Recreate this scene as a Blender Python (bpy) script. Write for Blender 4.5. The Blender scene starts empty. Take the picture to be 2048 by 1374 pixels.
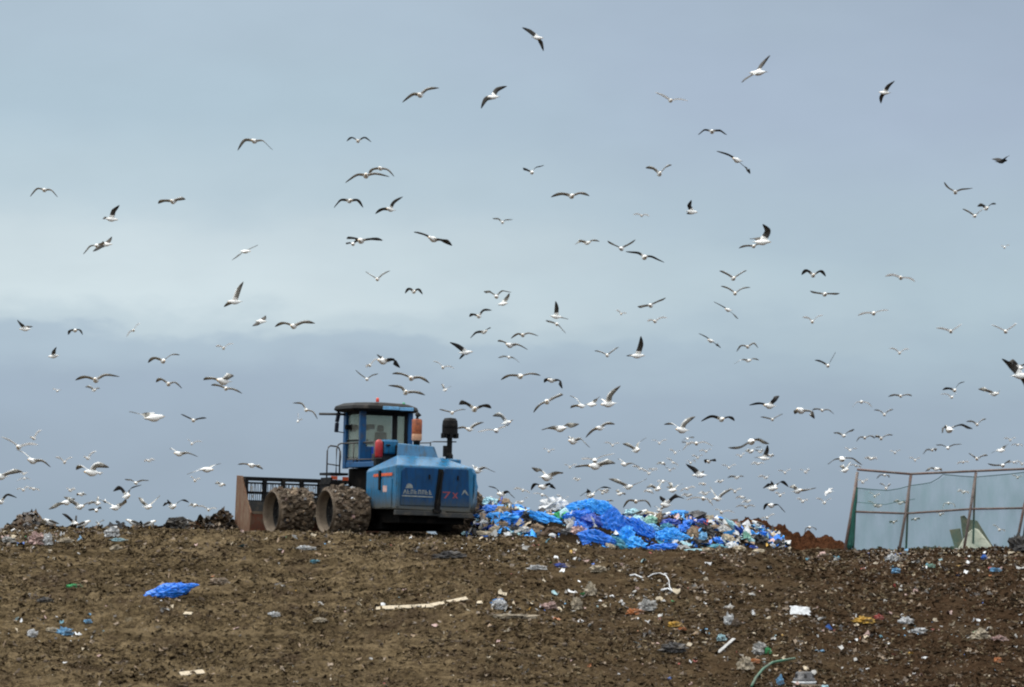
import bpy, math, random
import numpy as np
from mathutils import Vector, Matrix
R = math.radians
random.seed(7)
rng = np.random.default_rng(11)
sc = bpy.context.scene
COL = sc.collection

# ------------------------------------------------------------------ camera
F = 7447.0                       # focal length in pixels of the 2048 wide frame
PITCH = R(2.94)
VH = 687 + F*math.tan(PITCH)     # horizon row
cam_d = bpy.data.cameras.new("camera"); cam = bpy.data.objects.new("camera", cam_d)
COL.objects.link(cam); sc.camera = cam
cam.location = (0, 0, 0); cam.rotation_euler = (R(90)+PITCH, 0, 0)
cam_d.sensor_width = 36; cam_d.lens = 36*F/2048
cam_d.dof.use_dof = True; cam_d.dof.focus_distance = 119; cam_d.dof.aperture_fstop = 1.7
cam_d.clip_start = 1; cam_d.clip_end = 8000
sc.render.resolution_x = 1024; sc.render.resolution_y = 687

# ------------------------------------------------------------------ world
SUN_EL, SUN_AZ = R(60), R(-80)   # azimuth measured from +Y towards +X
world = bpy.data.worlds.new("World"); sc.world = world; world.use_nodes = True
nt = world.node_tree; N = nt.nodes; L = nt.links; N.clear()
def node(t, **k):
    n = N.new(t)
    for a, b in k.items(): setattr(n, a, b)
    return n
out = node('ShaderNodeOutputWorld'); bg = node('ShaderNodeBackground'); bg.inputs[1].default_value = 0.1
sky = node('ShaderNodeTexSky', sky_type='NISHITA'); sky.sun_disc = False
sky.sun_elevation = SUN_EL; sky.sun_rotation = SUN_AZ
tc = node('ShaderNodeTexCoord'); sep = node('ShaderNodeSeparateXYZ'); L.new(tc.outputs['Generated'], sep.inputs[0])
def math_n(op, a, b=None, c=None, clamp=False):
    m = node('ShaderNodeMath', operation=op); m.use_clamp = clamp
    for i, v in enumerate((a, b, c)):
        if v is None: continue
        if hasattr(v, 'is_linked') or hasattr(v, 'links'): L.new(v, m.inputs[i])
        else: m.inputs[i].default_value = v
    return m.outputs[0]
def noise_n(scale_vec, scale, detail=4, rough=.5):
    mp = node('ShaderNodeMapping'); mp.inputs['Scale'].default_value = scale_vec; L.new(tc.outputs['Generated'], mp.inputs[0])
    nz = node('ShaderNodeTexNoise'); nz.inputs['Scale'].default_value = scale; nz.inputs['Detail'].default_value = detail
    nz.inputs['Roughness'].default_value = rough; L.new(mp.outputs[0], nz.inputs[0]); return nz.outputs[0]
X, Z = sep.outputs[0], sep.outputs[2]
n1 = noise_n((1, 1, 2.6), 26, 5, .55)      # ragged cloud edge
n2 = noise_n((1, 1, 2.0), 9, 3, .5)        # broad variation
n1c = math_n('SUBTRACT', n1, .5); n2c = math_n('SUBTRACT', n2, .5)
low = math_n('SUBTRACT', 1, math_n('MULTIPLY', math_n('ABSOLUTE', math_n('SUBTRACT', Z, .06)), 18, clamp=True), clamp=True)
w1 = math_n('MULTIPLY', math_n('MULTIPLY', n1c, .030), low)
e = math_n('ADD', math_n('ADD', Z, w1), math_n('MULTIPLY', n2c, .012))
e = math_n('ADD', e, math_n('MULTIPLY', math_n('ADD', X, .07), .035))   # the bank sinks to the right
def ramp(stops, interp='B_SPLINE'):
    r = node('ShaderNodeValToRGB'); cr = r.color_ramp; cr.interpolation = interp
    while len(cr.elements) < len(stops): cr.elements.new(.5)
    for el, (p, c) in zip(cr.elements, stops): el.position = p; el.color = (*c, 1)
    return r
def lin(r, g, b): return tuple(((c/255)/12.92 if c/255 <= .04045 else ((c/255+.055)/1.055)**2.4) for c in (r, g, b))
stops_l = [(0.0, lin(153,171,187)), (.10, lin(157,174,191)), (.25, lin(163,181,199)), (.345, lin(175,194,209)), (.378, lin(195,212,221)), (.43, lin(210,225,231)),
           (.52, lin(204,219,226)), (.63, lin(187,206,217)), (.76, lin(177,198,212)), (.9, lin(177,196,211)), (1.0, lin(178,196,211))]
stops_r = [(0.0, lin(147,164,181)), (.25, lin(160,178,195)), (.38, lin(170,190,204)), (.48, lin(178,198,210)), (.6, lin(173,192,206)), (.8, lin(168,184,204)), (1.0, lin(163,179,198))]
e01 = math_n('DIVIDE', e, .15)
ra = ramp(stops_l, 'EASE'); rb = ramp(stops_r, 'EASE'); L.new(e01, ra.inputs[0]); L.new(e01, rb.inputs[0])
mixr = node('ShaderNodeMix', data_type='RGBA')
fx = math_n('ADD', math_n('MULTIPLY', X, 5.5), .38); fx = math_n('ADD', fx, math_n('MULTIPLY', n2c, 1.3), clamp=True)
L.new(fx, mixr.inputs['Factor']); L.new(ra.outputs[0], mixr.inputs['A']); L.new(rb.outputs[0], mixr.inputs['B'])
# brighter overcast towards the zenith
up = node('ShaderNodeMapRange'); up.inputs['From Min'].default_value = .15; up.inputs['From Max'].default_value = .75
up.inputs['To Min'].default_value = 10.0; up.inputs['To Max'].default_value = 34.0; L.new(Z, up.inputs['Value'])
vs = node('ShaderNodeVectorMath', operation='SCALE'); L.new(mixr.outputs['Result'], vs.inputs[0]); L.new(up.outputs[0], vs.inputs['Scale'])
# the vault overhead is a neutral grey white
upc = node('ShaderNodeMapRange'); upc.inputs['From Min'].default_value = .2; upc.inputs['From Max'].default_value = .6; L.new(Z, upc.inputs['Value'])
mixu = node('ShaderNodeMix', data_type='RGBA'); L.new(upc.outputs[0], mixu.inputs['Factor']); n3 = noise_n((1, 1, 2.2), 34, 4, .5); mot = math_n('ADD', math_n('MULTIPLY', math_n('SUBTRACT', n3, .5), .10), math_n('ADD', math_n('MULTIPLY', n2c, .12), 1.0))
vs2 = node('ShaderNodeVectorMath', operation='SCALE'); L.new(vs.outputs[0], vs2.inputs[0]); L.new(mot, vs2.inputs['Scale'])
L.new(vs2.outputs[0], mixu.inputs['A']); mixu.inputs['B'].default_value = (21, 21, 20.5, 1)
mixs = node('ShaderNodeMix', data_type='RGBA'); mixs.inputs['Factor'].default_value = .04
L.new(mixu.outputs['Result'], mixs.inputs['A']); L.new(sky.outputs[0], mixs.inputs['B'])
L.new(mixs.outputs['Result'], bg.inputs[0]); L.new(bg.outputs[0], out.inputs[0])

# ------------------------------------------------------------------ sun, exposure
sd = bpy.data.lights.new("sun", 'SUN'); sd.energy = 2.4; sd.angle = R(12); sd.color = (1, .97, .92)
sun = bpy.data.objects.new("sun", sd); COL.objects.link(sun)
dvec = Vector((math.sin(SUN_AZ)*math.cos(SUN_EL), math.cos(SUN_AZ)*math.cos(SUN_EL), math.sin(SUN_EL)))
sun.rotation_euler = dvec.to_track_quat('Z', 'Y').to_euler()
sc.view_settings.view_transform = 'Standard'; sc.view_settings.look = 'None'
sc.view_settings.exposure = 0; sc.view_settings.gamma = 1
sc.cycles.filter_width = 2.1
sc.cycles.use_denoising = True

# ------------------------------------------------------------------ materials
MATS = {}
def mat(name, col, rough=.7, var=.0, vscale=6, metal=0, bump=0, bscale=20, dirt=None, dirt_amt=.4, dscale=3, trans=0, spec=.5, coord='Object', col2=None, zdirt=None, bdist=.03, dstretch=None):
    if name in MATS: return MATS[name]
    m = bpy.data.materials.new(name); m.use_nodes = True; t = m.node_tree; n = t.nodes; l = t.links
    b = n['Principled BSDF']; b.inputs['Roughness'].default_value = rough; b.inputs['Metallic'].default_value = metal
    b.inputs['Specular IOR Level'].default_value = spec
    tcn = n.new('ShaderNodeTexCoord'); src = tcn.outputs[coord]
    base = n.new('ShaderNodeRGB'); base.outputs[0].default_value = (*col, 1); cur = base.outputs[0]
    if dstretch:
        mp = n.new('ShaderNodeMapping'); mp.inputs['Scale'].default_value = dstretch; l.new(src, mp.inputs[0]); src = mp.outputs[0]
    def nz(s, d=5, r=.6):
        x = n.new('ShaderNodeTexNoise'); x.inputs['Scale'].default_value = s; x.inputs['Detail'].default_value = d; x.inputs['Roughness'].default_value = r
        l.new(src, x.inputs[0]); return x.outputs[0]
    def mx(f, a, c):
        x = n.new('ShaderNodeMix'); x.data_type = 'RGBA'; l.new(f, x.inputs['Factor']); l.new(a, x.inputs['A'])
        if hasattr(c, 'links'): l.new(c, x.inputs['B'])
        else: x.inputs['B'].default_value = (*c, 1)
        return x.outputs['Result']
    def rmp(v, a, c):
        x = n.new('ShaderNodeMapRange'); x.inputs['From Min'].default_value = a; x.inputs['From Max'].default_value = c; l.new(v, x.inputs['Value']); return x.outputs[0]
    if var: cur = mx(rmp(nz(vscale), .35, .65), cur, col2 or tuple(c*(1-var) for c in col))
    if dirt:
        f = rmp(nz(dscale, 7, .7), .62-dirt_amt*.35, .78-dirt_amt*.2)
        cur = mx(f, cur, dirt)
    if zdirt:      # mud thrown up on the lower edge of a part: (z where it ends, z where it is full, colour)
        sp = n.new('ShaderNodeSeparateXYZ'); l.new(tcn.outputs['Object'], sp.inputs[0])
        ad = n.new('ShaderNodeMath'); ad.operation = 'MULTIPLY_ADD'; l.new(nz(5, 6, .7), ad.inputs[0]); ad.inputs[1].default_value = .8; ad.inputs[2].default_value = -.4
        a2 = n.new('ShaderNodeMath'); a2.operation = 'ADD'; l.new(sp.outputs[2], a2.inputs[0]); l.new(ad.outputs[0], a2.inputs[1])
        cur = mx(rmp(a2.outputs[0], zdirt[0], zdirt[1]), cur, zdirt[2])
    l.new(cur, b.inputs['Base Color'])
    if bump:
        bp = n.new('ShaderNodeBump'); bp.inputs['Strength'].default_value = bump; bp.inputs['Distance'].default_value = bdist
        l.new(nz(bscale, 6, .65), bp.inputs['Height']); l.new(bp.outputs[0], b.inputs['Normal'])
    if trans:
        tl = n.new('ShaderNodeBsdfTranslucent'); l.new(cur, tl.inputs[0]); ms = n.new('ShaderNodeMixShader'); ms.inputs[0].default_value = trans
        l.new(b.outputs[0], ms.inputs[1]); l.new(tl.outputs[0], ms.inputs[2]); l.new(ms.outputs[0], n['Material Output'].inputs[0])
    MATS[name] = m; return m

MUD = (.085, .068, .048)
PAINT = (.012, .135, .285)
mat('blue_paint', PAINT, .32, .30, 2.5, dirt=(.04, .06, .065), dirt_amt=.32, dstretch=(3.2, 3.2, .7), dscale=2.5, bump=.05, bscale=8, zdirt=(1.42, .80, (.075, .072, .058)))
mat('blue_panel', (.003, .052, .16), .5, .35, 2, dirt=(.012, .035, .06), dirt_amt=.4, dstretch=(3, 3, .8), dscale=2.2, zdirt=(1.3, .75, (.05, .06, .055)), spec=.2)
mat('cab_blue', (.010, .075, .20), .4, .3, 3, spec=.3, dirt=MUD, dirt_amt=.15)
mat('black_metal', (.006, .006, .0065), .6, .4, 5, dirt=(.03, .025, .02), dirt_amt=.25, spec=.15)
mat('dark_frame', (.005, .005, .005), .9, .4, 4, dirt=(.015, .012, .01), dirt_amt=.3, spec=.05)
mat('dark_grey', (.022, .025, .027), .7, .3, 5, dirt=MUD, dirt_amt=.3)
mat('rail_steel', (.055, .05, .048), .6, .4, 8)
mat('rust', (.13, .055, .026), .85, .6, 4, dirt=(.20, .135, .085), dirt_amt=.55, dscale=4, bump=.3, dstretch=(3, 3, .6))
mat('rust_red', (.13, .04, .02), .85, .4, 6, dirt=(.12, .09, .06), dirt_amt=.4)
mat('muddy_steel', (.15, .115, .08), .85, .4, 5, dirt=(.09, .065, .045), dirt_amt=.6, bump=.3)
mat('mud_cake', (.125, .088, .055), .95, .55, 7, dirt=(.05, .035, .024), dirt_amt=.6, bump=.6, bscale=14)
mat('orange_tape', (.62, .10, .03), .5, .3, 9)
mat('exhaust_rust', (.33, .085, .025), .7, .5, 6, dirt=(.12, .03, .02), dirt_amt=.6)
mat('exhaust_pale', (.55, .30, .18), .7, .3, 6)
mat('red_paint', (.36, .012, .015), .4, .4, 6)
mat('red_lens', (.60, .05, .02), .2, .1)
mat('green_lens', (.02, .25, .12), .3, .1)
mat('decal_white', (.24, .27, .27), .6, .5, 12)
mat('decal_red', (.26, .05, .06), .5, .3, 12)
mat('seat_fabric', (.045, .038, .034), .9, .3)
mat('mirror_shell', (.012, .015, .03), .3)
# plain litter colours
LC = {'white': (.70, .72, .74), 'cream': (.52, .44, .32), 'pale_grey': (.42, .42, .41), 'tan': (.28, .20, .13), 'brown': (.10, .062, .036), 'black': (.014, .014, .016),
      'charcoal': (.045, .045, .05), 'blue': (.01, .19, .78), 'azure': (.03, .36, .95), 'royal': (.008, .06, .40), 'teal': (.05, .27, .38), 'pale_cyan': (.40, .66, .74),
      'green': (.03, .42, .13), 'red': (.42, .05, .04), 'yellow': (.70, .40, .04), 'pink': (.55, .36, .33), 'orange': (.55, .18, .04), 'light_blue': (.16, .42, .70), 'mint': (.20, .42, .33)}
for k, c in LC.items():
    mat('litter_'+k, c, .38 if k not in ('brown', 'tan', 'cream') else .8, .35, 9, bump=.6, bscale=16, dirt=MUD, dirt_amt=.16, dscale=6)
for k, c in LC.items(): mat('dirty_'+k, tuple(q*.72+m_*.15 for q, m_ in zip(c, MUD)), .6, .4, 9, bump=.6, bscale=16, dirt=MUD, dirt_amt=.42, dscale=7)
# feathers
mat('feather_white', (.82, .82, .80), .8)
mat('feather_pale', (.80, .81, .82), .75, .1, 20, trans=.45)
mat('feather_grey', (.42, .41, .37), .8, .2, 20, trans=.25)
mat('feather_tip', (.15, .14, .125), .8, .2, 20, trans=.1)
mat('feather_slate', (.062, .057, .050), .8, .3, 20, trans=.05)
mat('feather_black', (.010, .009, .009), .8, .2, 20)
mat('beak', (.50, .28, .05), .5)

def glass_mat():
    m = bpy.data.materials.new('cab_glass'); m.use_nodes = True; t = m.node_tree; n = t.nodes; l = t.links
    b = n['Principled BSDF']; b.inputs['Base Color'].default_value = (.28, .29, .26, 1); b.inputs['Roughness'].default_value = .15
    tr = n.new('ShaderNodeBsdfTransparent'); tr.inputs[0].default_value = (.88, .92, .86, 1); ms = n.new('ShaderNodeMixShader')
    nz = n.new('ShaderNodeTexNoise'); nz.inputs['Scale'].default_value = 2.5; mr = n.new('ShaderNodeMapRange')
    mr.inputs['To Min'].default_value = .20; mr.inputs['To Max'].default_value = .42; l.new(nz.outputs[0], mr.inputs['Value']); l.new(mr.outputs[0], ms.inputs[0])
    l.new(tr.outputs[0], ms.inputs[1]); l.new(b.outputs[0], ms.inputs[2]); l.new(ms.outputs[0], n['Material Output'].inputs[0]); MATS['cab_glass'] = m
glass_mat()
def net_mat():
    m = bpy.data.materials.new('green_netting'); m.use_nodes = True; t = m.node_tree; n = t.nodes; l = t.links
    b = n['Principled BSDF']; b.inputs['Base Color'].default_value = (.06, .22, .175, 1); b.inputs['Roughness'].default_value = .8
    tr = n.new('ShaderNodeBsdfTransparent'); ms = n.new('ShaderNodeMixShader')
    tcn = n.new('ShaderNodeTexCoord'); mp = n.new('ShaderNodeMapping'); mp.inputs['Scale'].default_value = (1.6, 1, .5); l.new(tcn.outputs['Object'], mp.inputs[0]); nz = n.new('ShaderNodeTexNoise'); nz.inputs['Scale'].default_value = 1.6; nz.inputs['Detail'].default_value = 6; l.new(mp.outputs[0], nz.inputs[0])
    mr = n.new('ShaderNodeMapRange'); mr.inputs['From Min'].default_value = .3; mr.inputs['From Max'].default_value = .7; mr.inputs['To Min'].default_value = .10; mr.inputs['To Max'].default_value = .38; l.new(nz.outputs[0], mr.inputs['Value'])
    l.new(mr.outputs[0], ms.inputs[0]); l.new(tr.outputs[0], ms.inputs[1]); l.new(b.outputs[0], ms.inputs[2]); l.new(ms.outputs[0], n['Material Output'].inputs[0]); MATS['green_netting'] = m
net_mat()
mat('net_dense', (.012, .11, .085), .8, .4, 8, trans=.2)
mat('fence_steel', (.17, .135, .12), .7, .5, 5, dirt=(.13, .06, .045), dirt_amt=.45)
mat('hose_green', (.035, .13, .075), .5, .4, 6, dirt=MUD, dirt_amt=.4)
mat('board_dark', (.065, .055, .032), .9, .4, 4, dirt=(.11, .09, .05), dirt_amt=.4)
mat('board_cream', (.74, .72, .58), .8, .25, 3, dirt=(.2, .17, .12), dirt_amt=.3)

def soil_mat(name, cols, red=None):
    m = bpy.data.materials.new(name); m.use_nodes = True; t = m.node_tree; n = t.nodes; l = t.links
    b = n['Principled BSDF']; b.inputs['Roughness'].default_value = 1; b.inputs['Specular IOR Level'].default_value = .0
    g = n.new('ShaderNodeTexCoord').outputs['Object']
    def nz(s, d=6, r=.6, off=(0, 0, 0), sc_=(1, 1, 1)):
        mp = n.new('ShaderNodeMapping'); mp.inputs['Location'].default_value = off; mp.inputs['Scale'].default_value = sc_; l.new(g, mp.inputs[0])
        x = n.new('ShaderNodeTexNoise'); x.inputs['Scale'].default_value = s; x.inputs['Detail'].default_value = d; x.inputs['Roughness'].default_value = r; l.new(mp.outputs[0], x.inputs[0]); return x.outputs[0]
    def rm(v, a, c):
        x = n.new('ShaderNodeMapRange'); x.inputs['From Min'].default_value = a; x.inputs['From Max'].default_value = c; l.new(v, x.inputs['Value']); return x.outputs[0]
    def mx(f, a, c):
        x = n.new('ShaderNodeMix'); x.data_type = 'RGBA'; l.new(f, x.inputs['Factor'])
        for s, v in (('A', a), ('B', c)):
            if isinstance(v, tuple): x.inputs[s].default_value = (*v, 1)
            else: l.new(v, x.inputs[s])
        return x.outputs['Result']
    a, d, p, rd = cols
    cur = mx(rm(nz(7, 8, .72), .42, .60), d, a)
    cur = mx(rm(nz(2.3, 6, .7, (5, 2, 0)), .50, .72), cur, p)
    cur = mx(rm(nz(22, 4, .7, (1, 7, 0)), .54, .70), cur, tuple(v*.45 for v in d))
    cur = mx(rm(nz(31, 3, .7, (3, 9, 0)), .60, .72), cur, tuple(min(1, v*1.7) for v in p))
    # trodden bands and damp patches
    cur = mx(rm(nz(.55, 6, .7, (4, 1, 0), (.45, 1.6, 1)), .50, .68), cur, mx(rm(nz(11, 6, .7, (8, 2, 1)), .42, .62), tuple(v*.8 for v in d), tuple(v*.62 for v in a)))
    cur = mx(rm(nz(.8, 6, .7, (14, 6, 0), (.4, 1.8, 1)), .50, .70), cur, tuple(min(1, v*.85) for v in p))
    # the tipped side is darker and redder
    sp = n.new('ShaderNodeSeparateXYZ'); l.new(g, sp.inputs[0])
    q = n.new('ShaderNodeMath'); q.operation = 'MULTIPLY_ADD'; l.new(nz(.35, 4, .6), q.inputs[0]); q.inputs[1].default_value = 16; l.new(sp.outputs[0], q.inputs[2])
    if rd: cur = mx(rm(q.outputs[0], 4, 20), cur, mx(rm(nz(9, 7, .7, (2, 2, 2)), .42, .62), rd, tuple(v*1.9 for v in rd)))
    if rd: cur = mx(rm(nz(.55, 5, .65, (9, 4, 0)), .52, .66), cur, mx(rm(nz(12, 6, .7, (6, 2, 2)), .42, .62), (.028, .019, .012), (.085, .062, .040)))
    l.new(cur, b.inputs['Base Color'])
    bp = n.new('ShaderNodeBump'); bp.inputs['Strength'].default_value = .9; bp.inputs['Distance'].default_value = .06; l.new(nz(14, 8, .72), bp.inputs['Height']); l.new(bp.outputs[0], b.inputs['Normal'])
    MATS[name] = m; return m
soil_mat('soil', ((.112, .082, .045), (.028, .0205, .0125), (.20, .150, .088), (.028, .0175, .0105)))
soil_mat('red_earth', ((.070, .029, .014), (.030, .014, .008), (.10, .045, .024), None))
soil_mat('pale_soil', ((.18, .138, .085), (.09, .068, .041), (.25, .20, .13), None))
soil_mat('dark_soil', ((.030, .021, .014), (.018, .013, .009), (.055, .040, .026), None))

# ------------------------------------------------------------------ mesh helpers
class MB:
    def __init__(s): s.v = []; s.f = []; s.m = []
    def add(s, vs, fs, mi=0):
        o = len(s.v); s.v += [tuple(v) for v in vs]; s.f += [tuple(i+o for i in f) for f in fs]
        s.m += (mi if isinstance(mi, list) else [mi]*len(fs)); return s
    def box(s, c, d, mi=0, rot=None, taper=1.0):
        vs = []
        for z in (-.5, .5):
            k = taper if z > 0 else 1
            for x, y in ((-.5, -.5), (.5, -.5), (.5, .5), (-.5, .5)): vs.append(Vector((x*d[0]*k, y*d[1]*k, z*d[2])))
        if rot is not None: vs = [rot @ v for v in vs]
        vs = [v+Vector(c) for v in vs]
        return s.add(vs, [(3, 2, 1, 0), (4, 5, 6, 7), (0, 1, 5, 4), (1, 2, 6, 5), (2, 3, 7, 6), (3, 0, 4, 7)], mi)
    def tube(s, pts, r, n=8, mi=0, cap=True):
        pts = [Vector(p) for p in pts]; rs = r if isinstance(r, (list, tuple)) else [r]*len(pts)
        vs = []; up = Vector((0, 0, 1))
        for i, p in enumerate(pts):
            d = (pts[min(i+1, len(pts)-1)]-pts[max(i-1, 0)]).normalized()
            a = d.cross(up)
            if a.length < .05: a = d.cross(Vector((1, 0, 0)))
            a.normalize(); b = d.cross(a)
            for k in range(n):
                t = 2*math.pi*k/n; vs.append(p+(a*math.cos(t)+b*math.sin(t))*rs[i])
        fs = [(i*n+k, i*n+(k+1) % n, (i+1)*n+(k+1) % n, (i+1)*n+k) for i in range(len(pts)-1) for k in range(n)]
        if cap: fs += [tuple(range(n))[::-1], tuple((len(pts)-1)*n+k for k in range(n))]
        return s.add(vs, fs, mi)
    def lathe(s, prof, c=(0, 0, 0), n=20, mi=0, axis='Z'):
        vs = []
        for (r, h) in prof:
            for k in range(n):
                t = 2*math.pi*k/n; x, y = r*math.cos(t), r*math.sin(t)
                v = (x, y, h) if axis == 'Z' else (h, x, y)
                vs.append((v[0]+c[0], v[1]+c[1], v[2]+c[2]))
        fs = [(i*n+k, i*n+(k+1) % n, (i+1)*n+(k+1) % n, (i+1)*n+k) for i in range(len(prof)-1) for k in range(n)]
        return s.add(vs, fs, mi)
    def prism(s, poly, ext, mi=0):
        """poly: 3D points of one face; ext: vector"""
        n = len(poly); e_ = Vector(ext); vs = [Vector(p) for p in poly]+[Vector(p)+e_ for p in poly]
        return s.add(vs, [tuple(range(n))[::-1], tuple(range(n, 2*n))]+[(i, (i+1) % n, n+(i+1) % n, n+i) for i in range(n)], mi)
    def build(s, name, mats, parent=None, smooth=False, bevel=0, loc=None):
        me = bpy.data.meshes.new(name); me.from_pydata(s.v, [], s.f)
        for m in (mats if isinstance(mats, (list, tuple)) else [mats]): me.materials.append(MATS[m])
        me.polygons.foreach_set('material_index', s.m)
        if smooth: me.polygons.foreach_set('use_smooth', [True]*len(s.f))
        me.validate(); me.update()
        o = bpy.data.objects.new(name, me); COL.objects.link(o)
        if parent is not None: o.parent = parent
        if loc is not None: o.location = loc
        if bevel:
            b = o.modifiers.new('bevel', 'BEVEL'); b.width = bevel; b.segments = 2; b.limit_method = 'ANGLE'
        return o
def tag(o, label=None, cat=None, group=None, kind=None):
    for k, v in (('label', label), ('category', cat), ('group', group), ('kind', kind)):
        if v: o[k] = v
    return o
def empty(name, loc, rot=(0, 0, 0)):
    o = bpy.data.objects.new(name, None); o.location = loc; o.rotation_euler = rot; o.empty_display_size = .3; COL.objects.link(o); return o

def W(u, v, y):
    """point at depth y seen at pixel (u, v) of the 2048x1374 photograph"""
    c, s_ = math.cos(PITCH), math.sin(PITCH); a = (u-1024)/F; b = (687-v)/F
    d = Vector((a, c-b*s_, s_+b*c)); return d*(y/d.y)

# ------------------------------------------------------------------ noise in numpy
def _hash(ix, iy, seed):
    h = (ix.astype(np.int64)*374761393+iy.astype(np.int64)*668265263+seed*974711) & 0xffffffff
    h = ((h ^ (h >> 13))*1274126177) & 0xffffffff
    return ((h ^ (h >> 16)) & 0xffff)/65535.0
def vnoise(x, y, seed):
    ix = np.floor(x); iy = np.floor(y); fx = x-ix; fy = y-iy; fx = fx*fx*(3-2*fx); fy = fy*fy*(3-2*fy)
    a = _hash(ix, iy, seed); b = _hash(ix+1, iy, seed); c = _hash(ix, iy+1, seed); d = _hash(ix+1, iy+1, seed)
    return (a*(1-fx)+b*fx)*(1-fy)+(c*(1-fx)+d*fx)*fy-.5
def fbm(x, y, s, seed, oct=4, g=.5):
    t = 0; a = 1
    for k in range(oct):
        t = t+a*vnoise(x/s+13.7*k, y/s-5.1*k, seed+k); s = s*.5; a *= g
    return t

# ------------------------------------------------------------------ terrain
CU = np.array([-3000, 0, 250, 460, 700, 950, 1080, 1180, 1300, 1700, 2048, 5000.]); CV = np.array([1068, 1068, 1066, 1070, 1074, 1080, 1084, 1099, 1106, 1110, 1102, 1102.])
def crest(x):
    return (VH-np.interp(1024+x*F/118.0, CU, CV))*118.0/F
def ss(t): t = np.clip(t, 0, 1); return t*t*(3-2*t)
def H(x, y, fine=True):
    x = np.asarray(x, float); y = np.asarray(y, float)
    c = crest(x); edge = 116.6+fbm(x, x*0, 6, 3, 2)*1.2
    t = np.clip(edge-y, 0, None)
    sl = np.tan(R(17))*(t-1.2*(1-np.exp(-t/1.2)))               # rounded shoulder, then the slope
    z = c-np.minimum(sl, 8.0)
    near = ss((70-y)/55); z = z*(1-near)+(-1.65)*near           # rises again to where one stands
    back = np.clip(y-127, 0, None); z = z-np.minimum(back*.05, 14)
    win = ss((y-100)/3)*ss((140-y)/6)*ss((24-np.abs(x))/4)
    z = z+win*(fbm(x, y, 3.4, 21, 3)*.22*ss(np.abs(y-116)/2+.35))
    # heaps of soil on the skyline
    for (u, yy, hh, wx, wy) in ((52, 121, .50, .42, .9), (75, 121.4, .30, .30, .6), (95, 120.6, .15, .6, .8), (10, 121.6, .12, 1.0, 1), (450, 125.4, .66, .40, .9), (415, 125.2, .40, .5, .8), (362, 125, .16, .45, .7)):
        cx = (u-1024)/F*yy; z = z+hh*np.exp(-((x-cx)/wx)**2-((y-yy)/wy)**2)
    if fine:
        z = z+win*(fbm(x, y*1.4, .9, 31, 5, .62)*.12+np.abs(fbm(x, y, .35, 41, 3, .6))*.075)
        lx = ss((2.5-x)/5)*ss(.5+fbm(x, y, 3, 51, 2)*1.6)
        z = z+win*lx*.048*np.sin((x*.85+y*.9)*2*np.pi/.42+fbm(x, y, 1.5, 61, 2)*5)*(.6+.6*np.sin((x*.9-y*.35)*2*np.pi/.30))
    return z
def axis(lo, hi, step, far, n):
    f_ = np.arange(lo, hi, step); g = step*np.cumsum(1.0*(1+np.arange(n))**1.0)
    k = (far/(g[-1]))
    g = np.cumsum(step*np.geomspace(1, far/step*.22, n))
    return np.concatenate([(lo-g)[::-1], f_, hi+g])
xs = axis(-17.6, 17.6, .05, 3000, 34); ys_f = np.arange(100.5, 128, .05)
ys = np.concatenate([np.linspace(-400, 40, 14), np.linspace(44, 100, 30), ys_f, 128+np.cumsum(np.geomspace(.1, 700, 34))])
GX, GY = np.meshgrid(xs, ys); GZ = H(GX, GY)
nx, ny = len(xs), len(ys)
vert = np.stack([GX, GY, GZ], -1).reshape(-1, 3)
i = np.arange(nx*ny).reshape(ny, nx); quads = np.stack([i[:-1, :-1], i[:-1, 1:], i[1:, 1:], i[1:, :-1]], -1).reshape(-1, 4)
me = bpy.data.meshes.new('ground'); me.vertices.add(len(vert)); me.vertices.foreach_set('co', vert.ravel())
me.loops.add(quads.size); me.loops.foreach_set('vertex_index', quads.ravel()); me.polygons.add(len(quads))
me.polygons.foreach_set('loop_start', np.arange(0, quads.size, 4)); me.polygons.foreach_set('loop_total', np.full(len(quads), 4))
me.update(calc_edges=True); me.materials.append(MATS['soil']); me.polygons.foreach_set('use_smooth', [False]*len(quads))
ground = bpy.data.objects.new('ground', me); COL.objects.link(ground); ground['kind'] = 'structure'

# the refuse heap and the red earth bank behind it
PU = np.array([930, 965, 985, 1010, 1035, 1070, 1100, 1130, 1160, 1185, 1210, 1240, 1300, 1345, 1400, 1440, 1500, 1540, 1565, 1585.])
PT = np.array([1066, 1020, 1008, 1010, 1018, 1028, 1018, 1020, 1015, 1012, 1018, 1032, 1032, 1030, 1037, 1044, 1052, 1062, 1080, 1104.])
HY0 = 120.6
def heap(x, y):
    top = (VH-np.interp(1024+x*F/HY0, PU, PT, left=1200, right=1200))*HY0/F
    g = crest(x); h = np.clip(top-g, -1, None); w = .9+np.clip(h, 0, 2)*1.15
    t = np.clip(1-np.abs((y-HY0)/w), 0, 1)
    return g+h*np.where(t < .6, t/.6*.92, .92+.08*ss((t-.6)/.4))-.05-(t <= 0)*99.0
def HH(x, y): return np.maximum(H(x, y), heap(np.asarray(x, float), np.asarray(y, float)))
YS = np.arange(101, 123, .04)
def hit(u, v):
    p = [W(u, v, 101.0)]; d = p[0]
    x = d.x/101.0*YS; z = d.z/101.0*YS
    h = HH(x, YS); k = np.argmax(h >= z)
    if not (h >= z).any(): k = int((HY0-101)/.04)
    return Vector((x[k], YS[k], max(z[k], h[k]-.02)))

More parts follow.
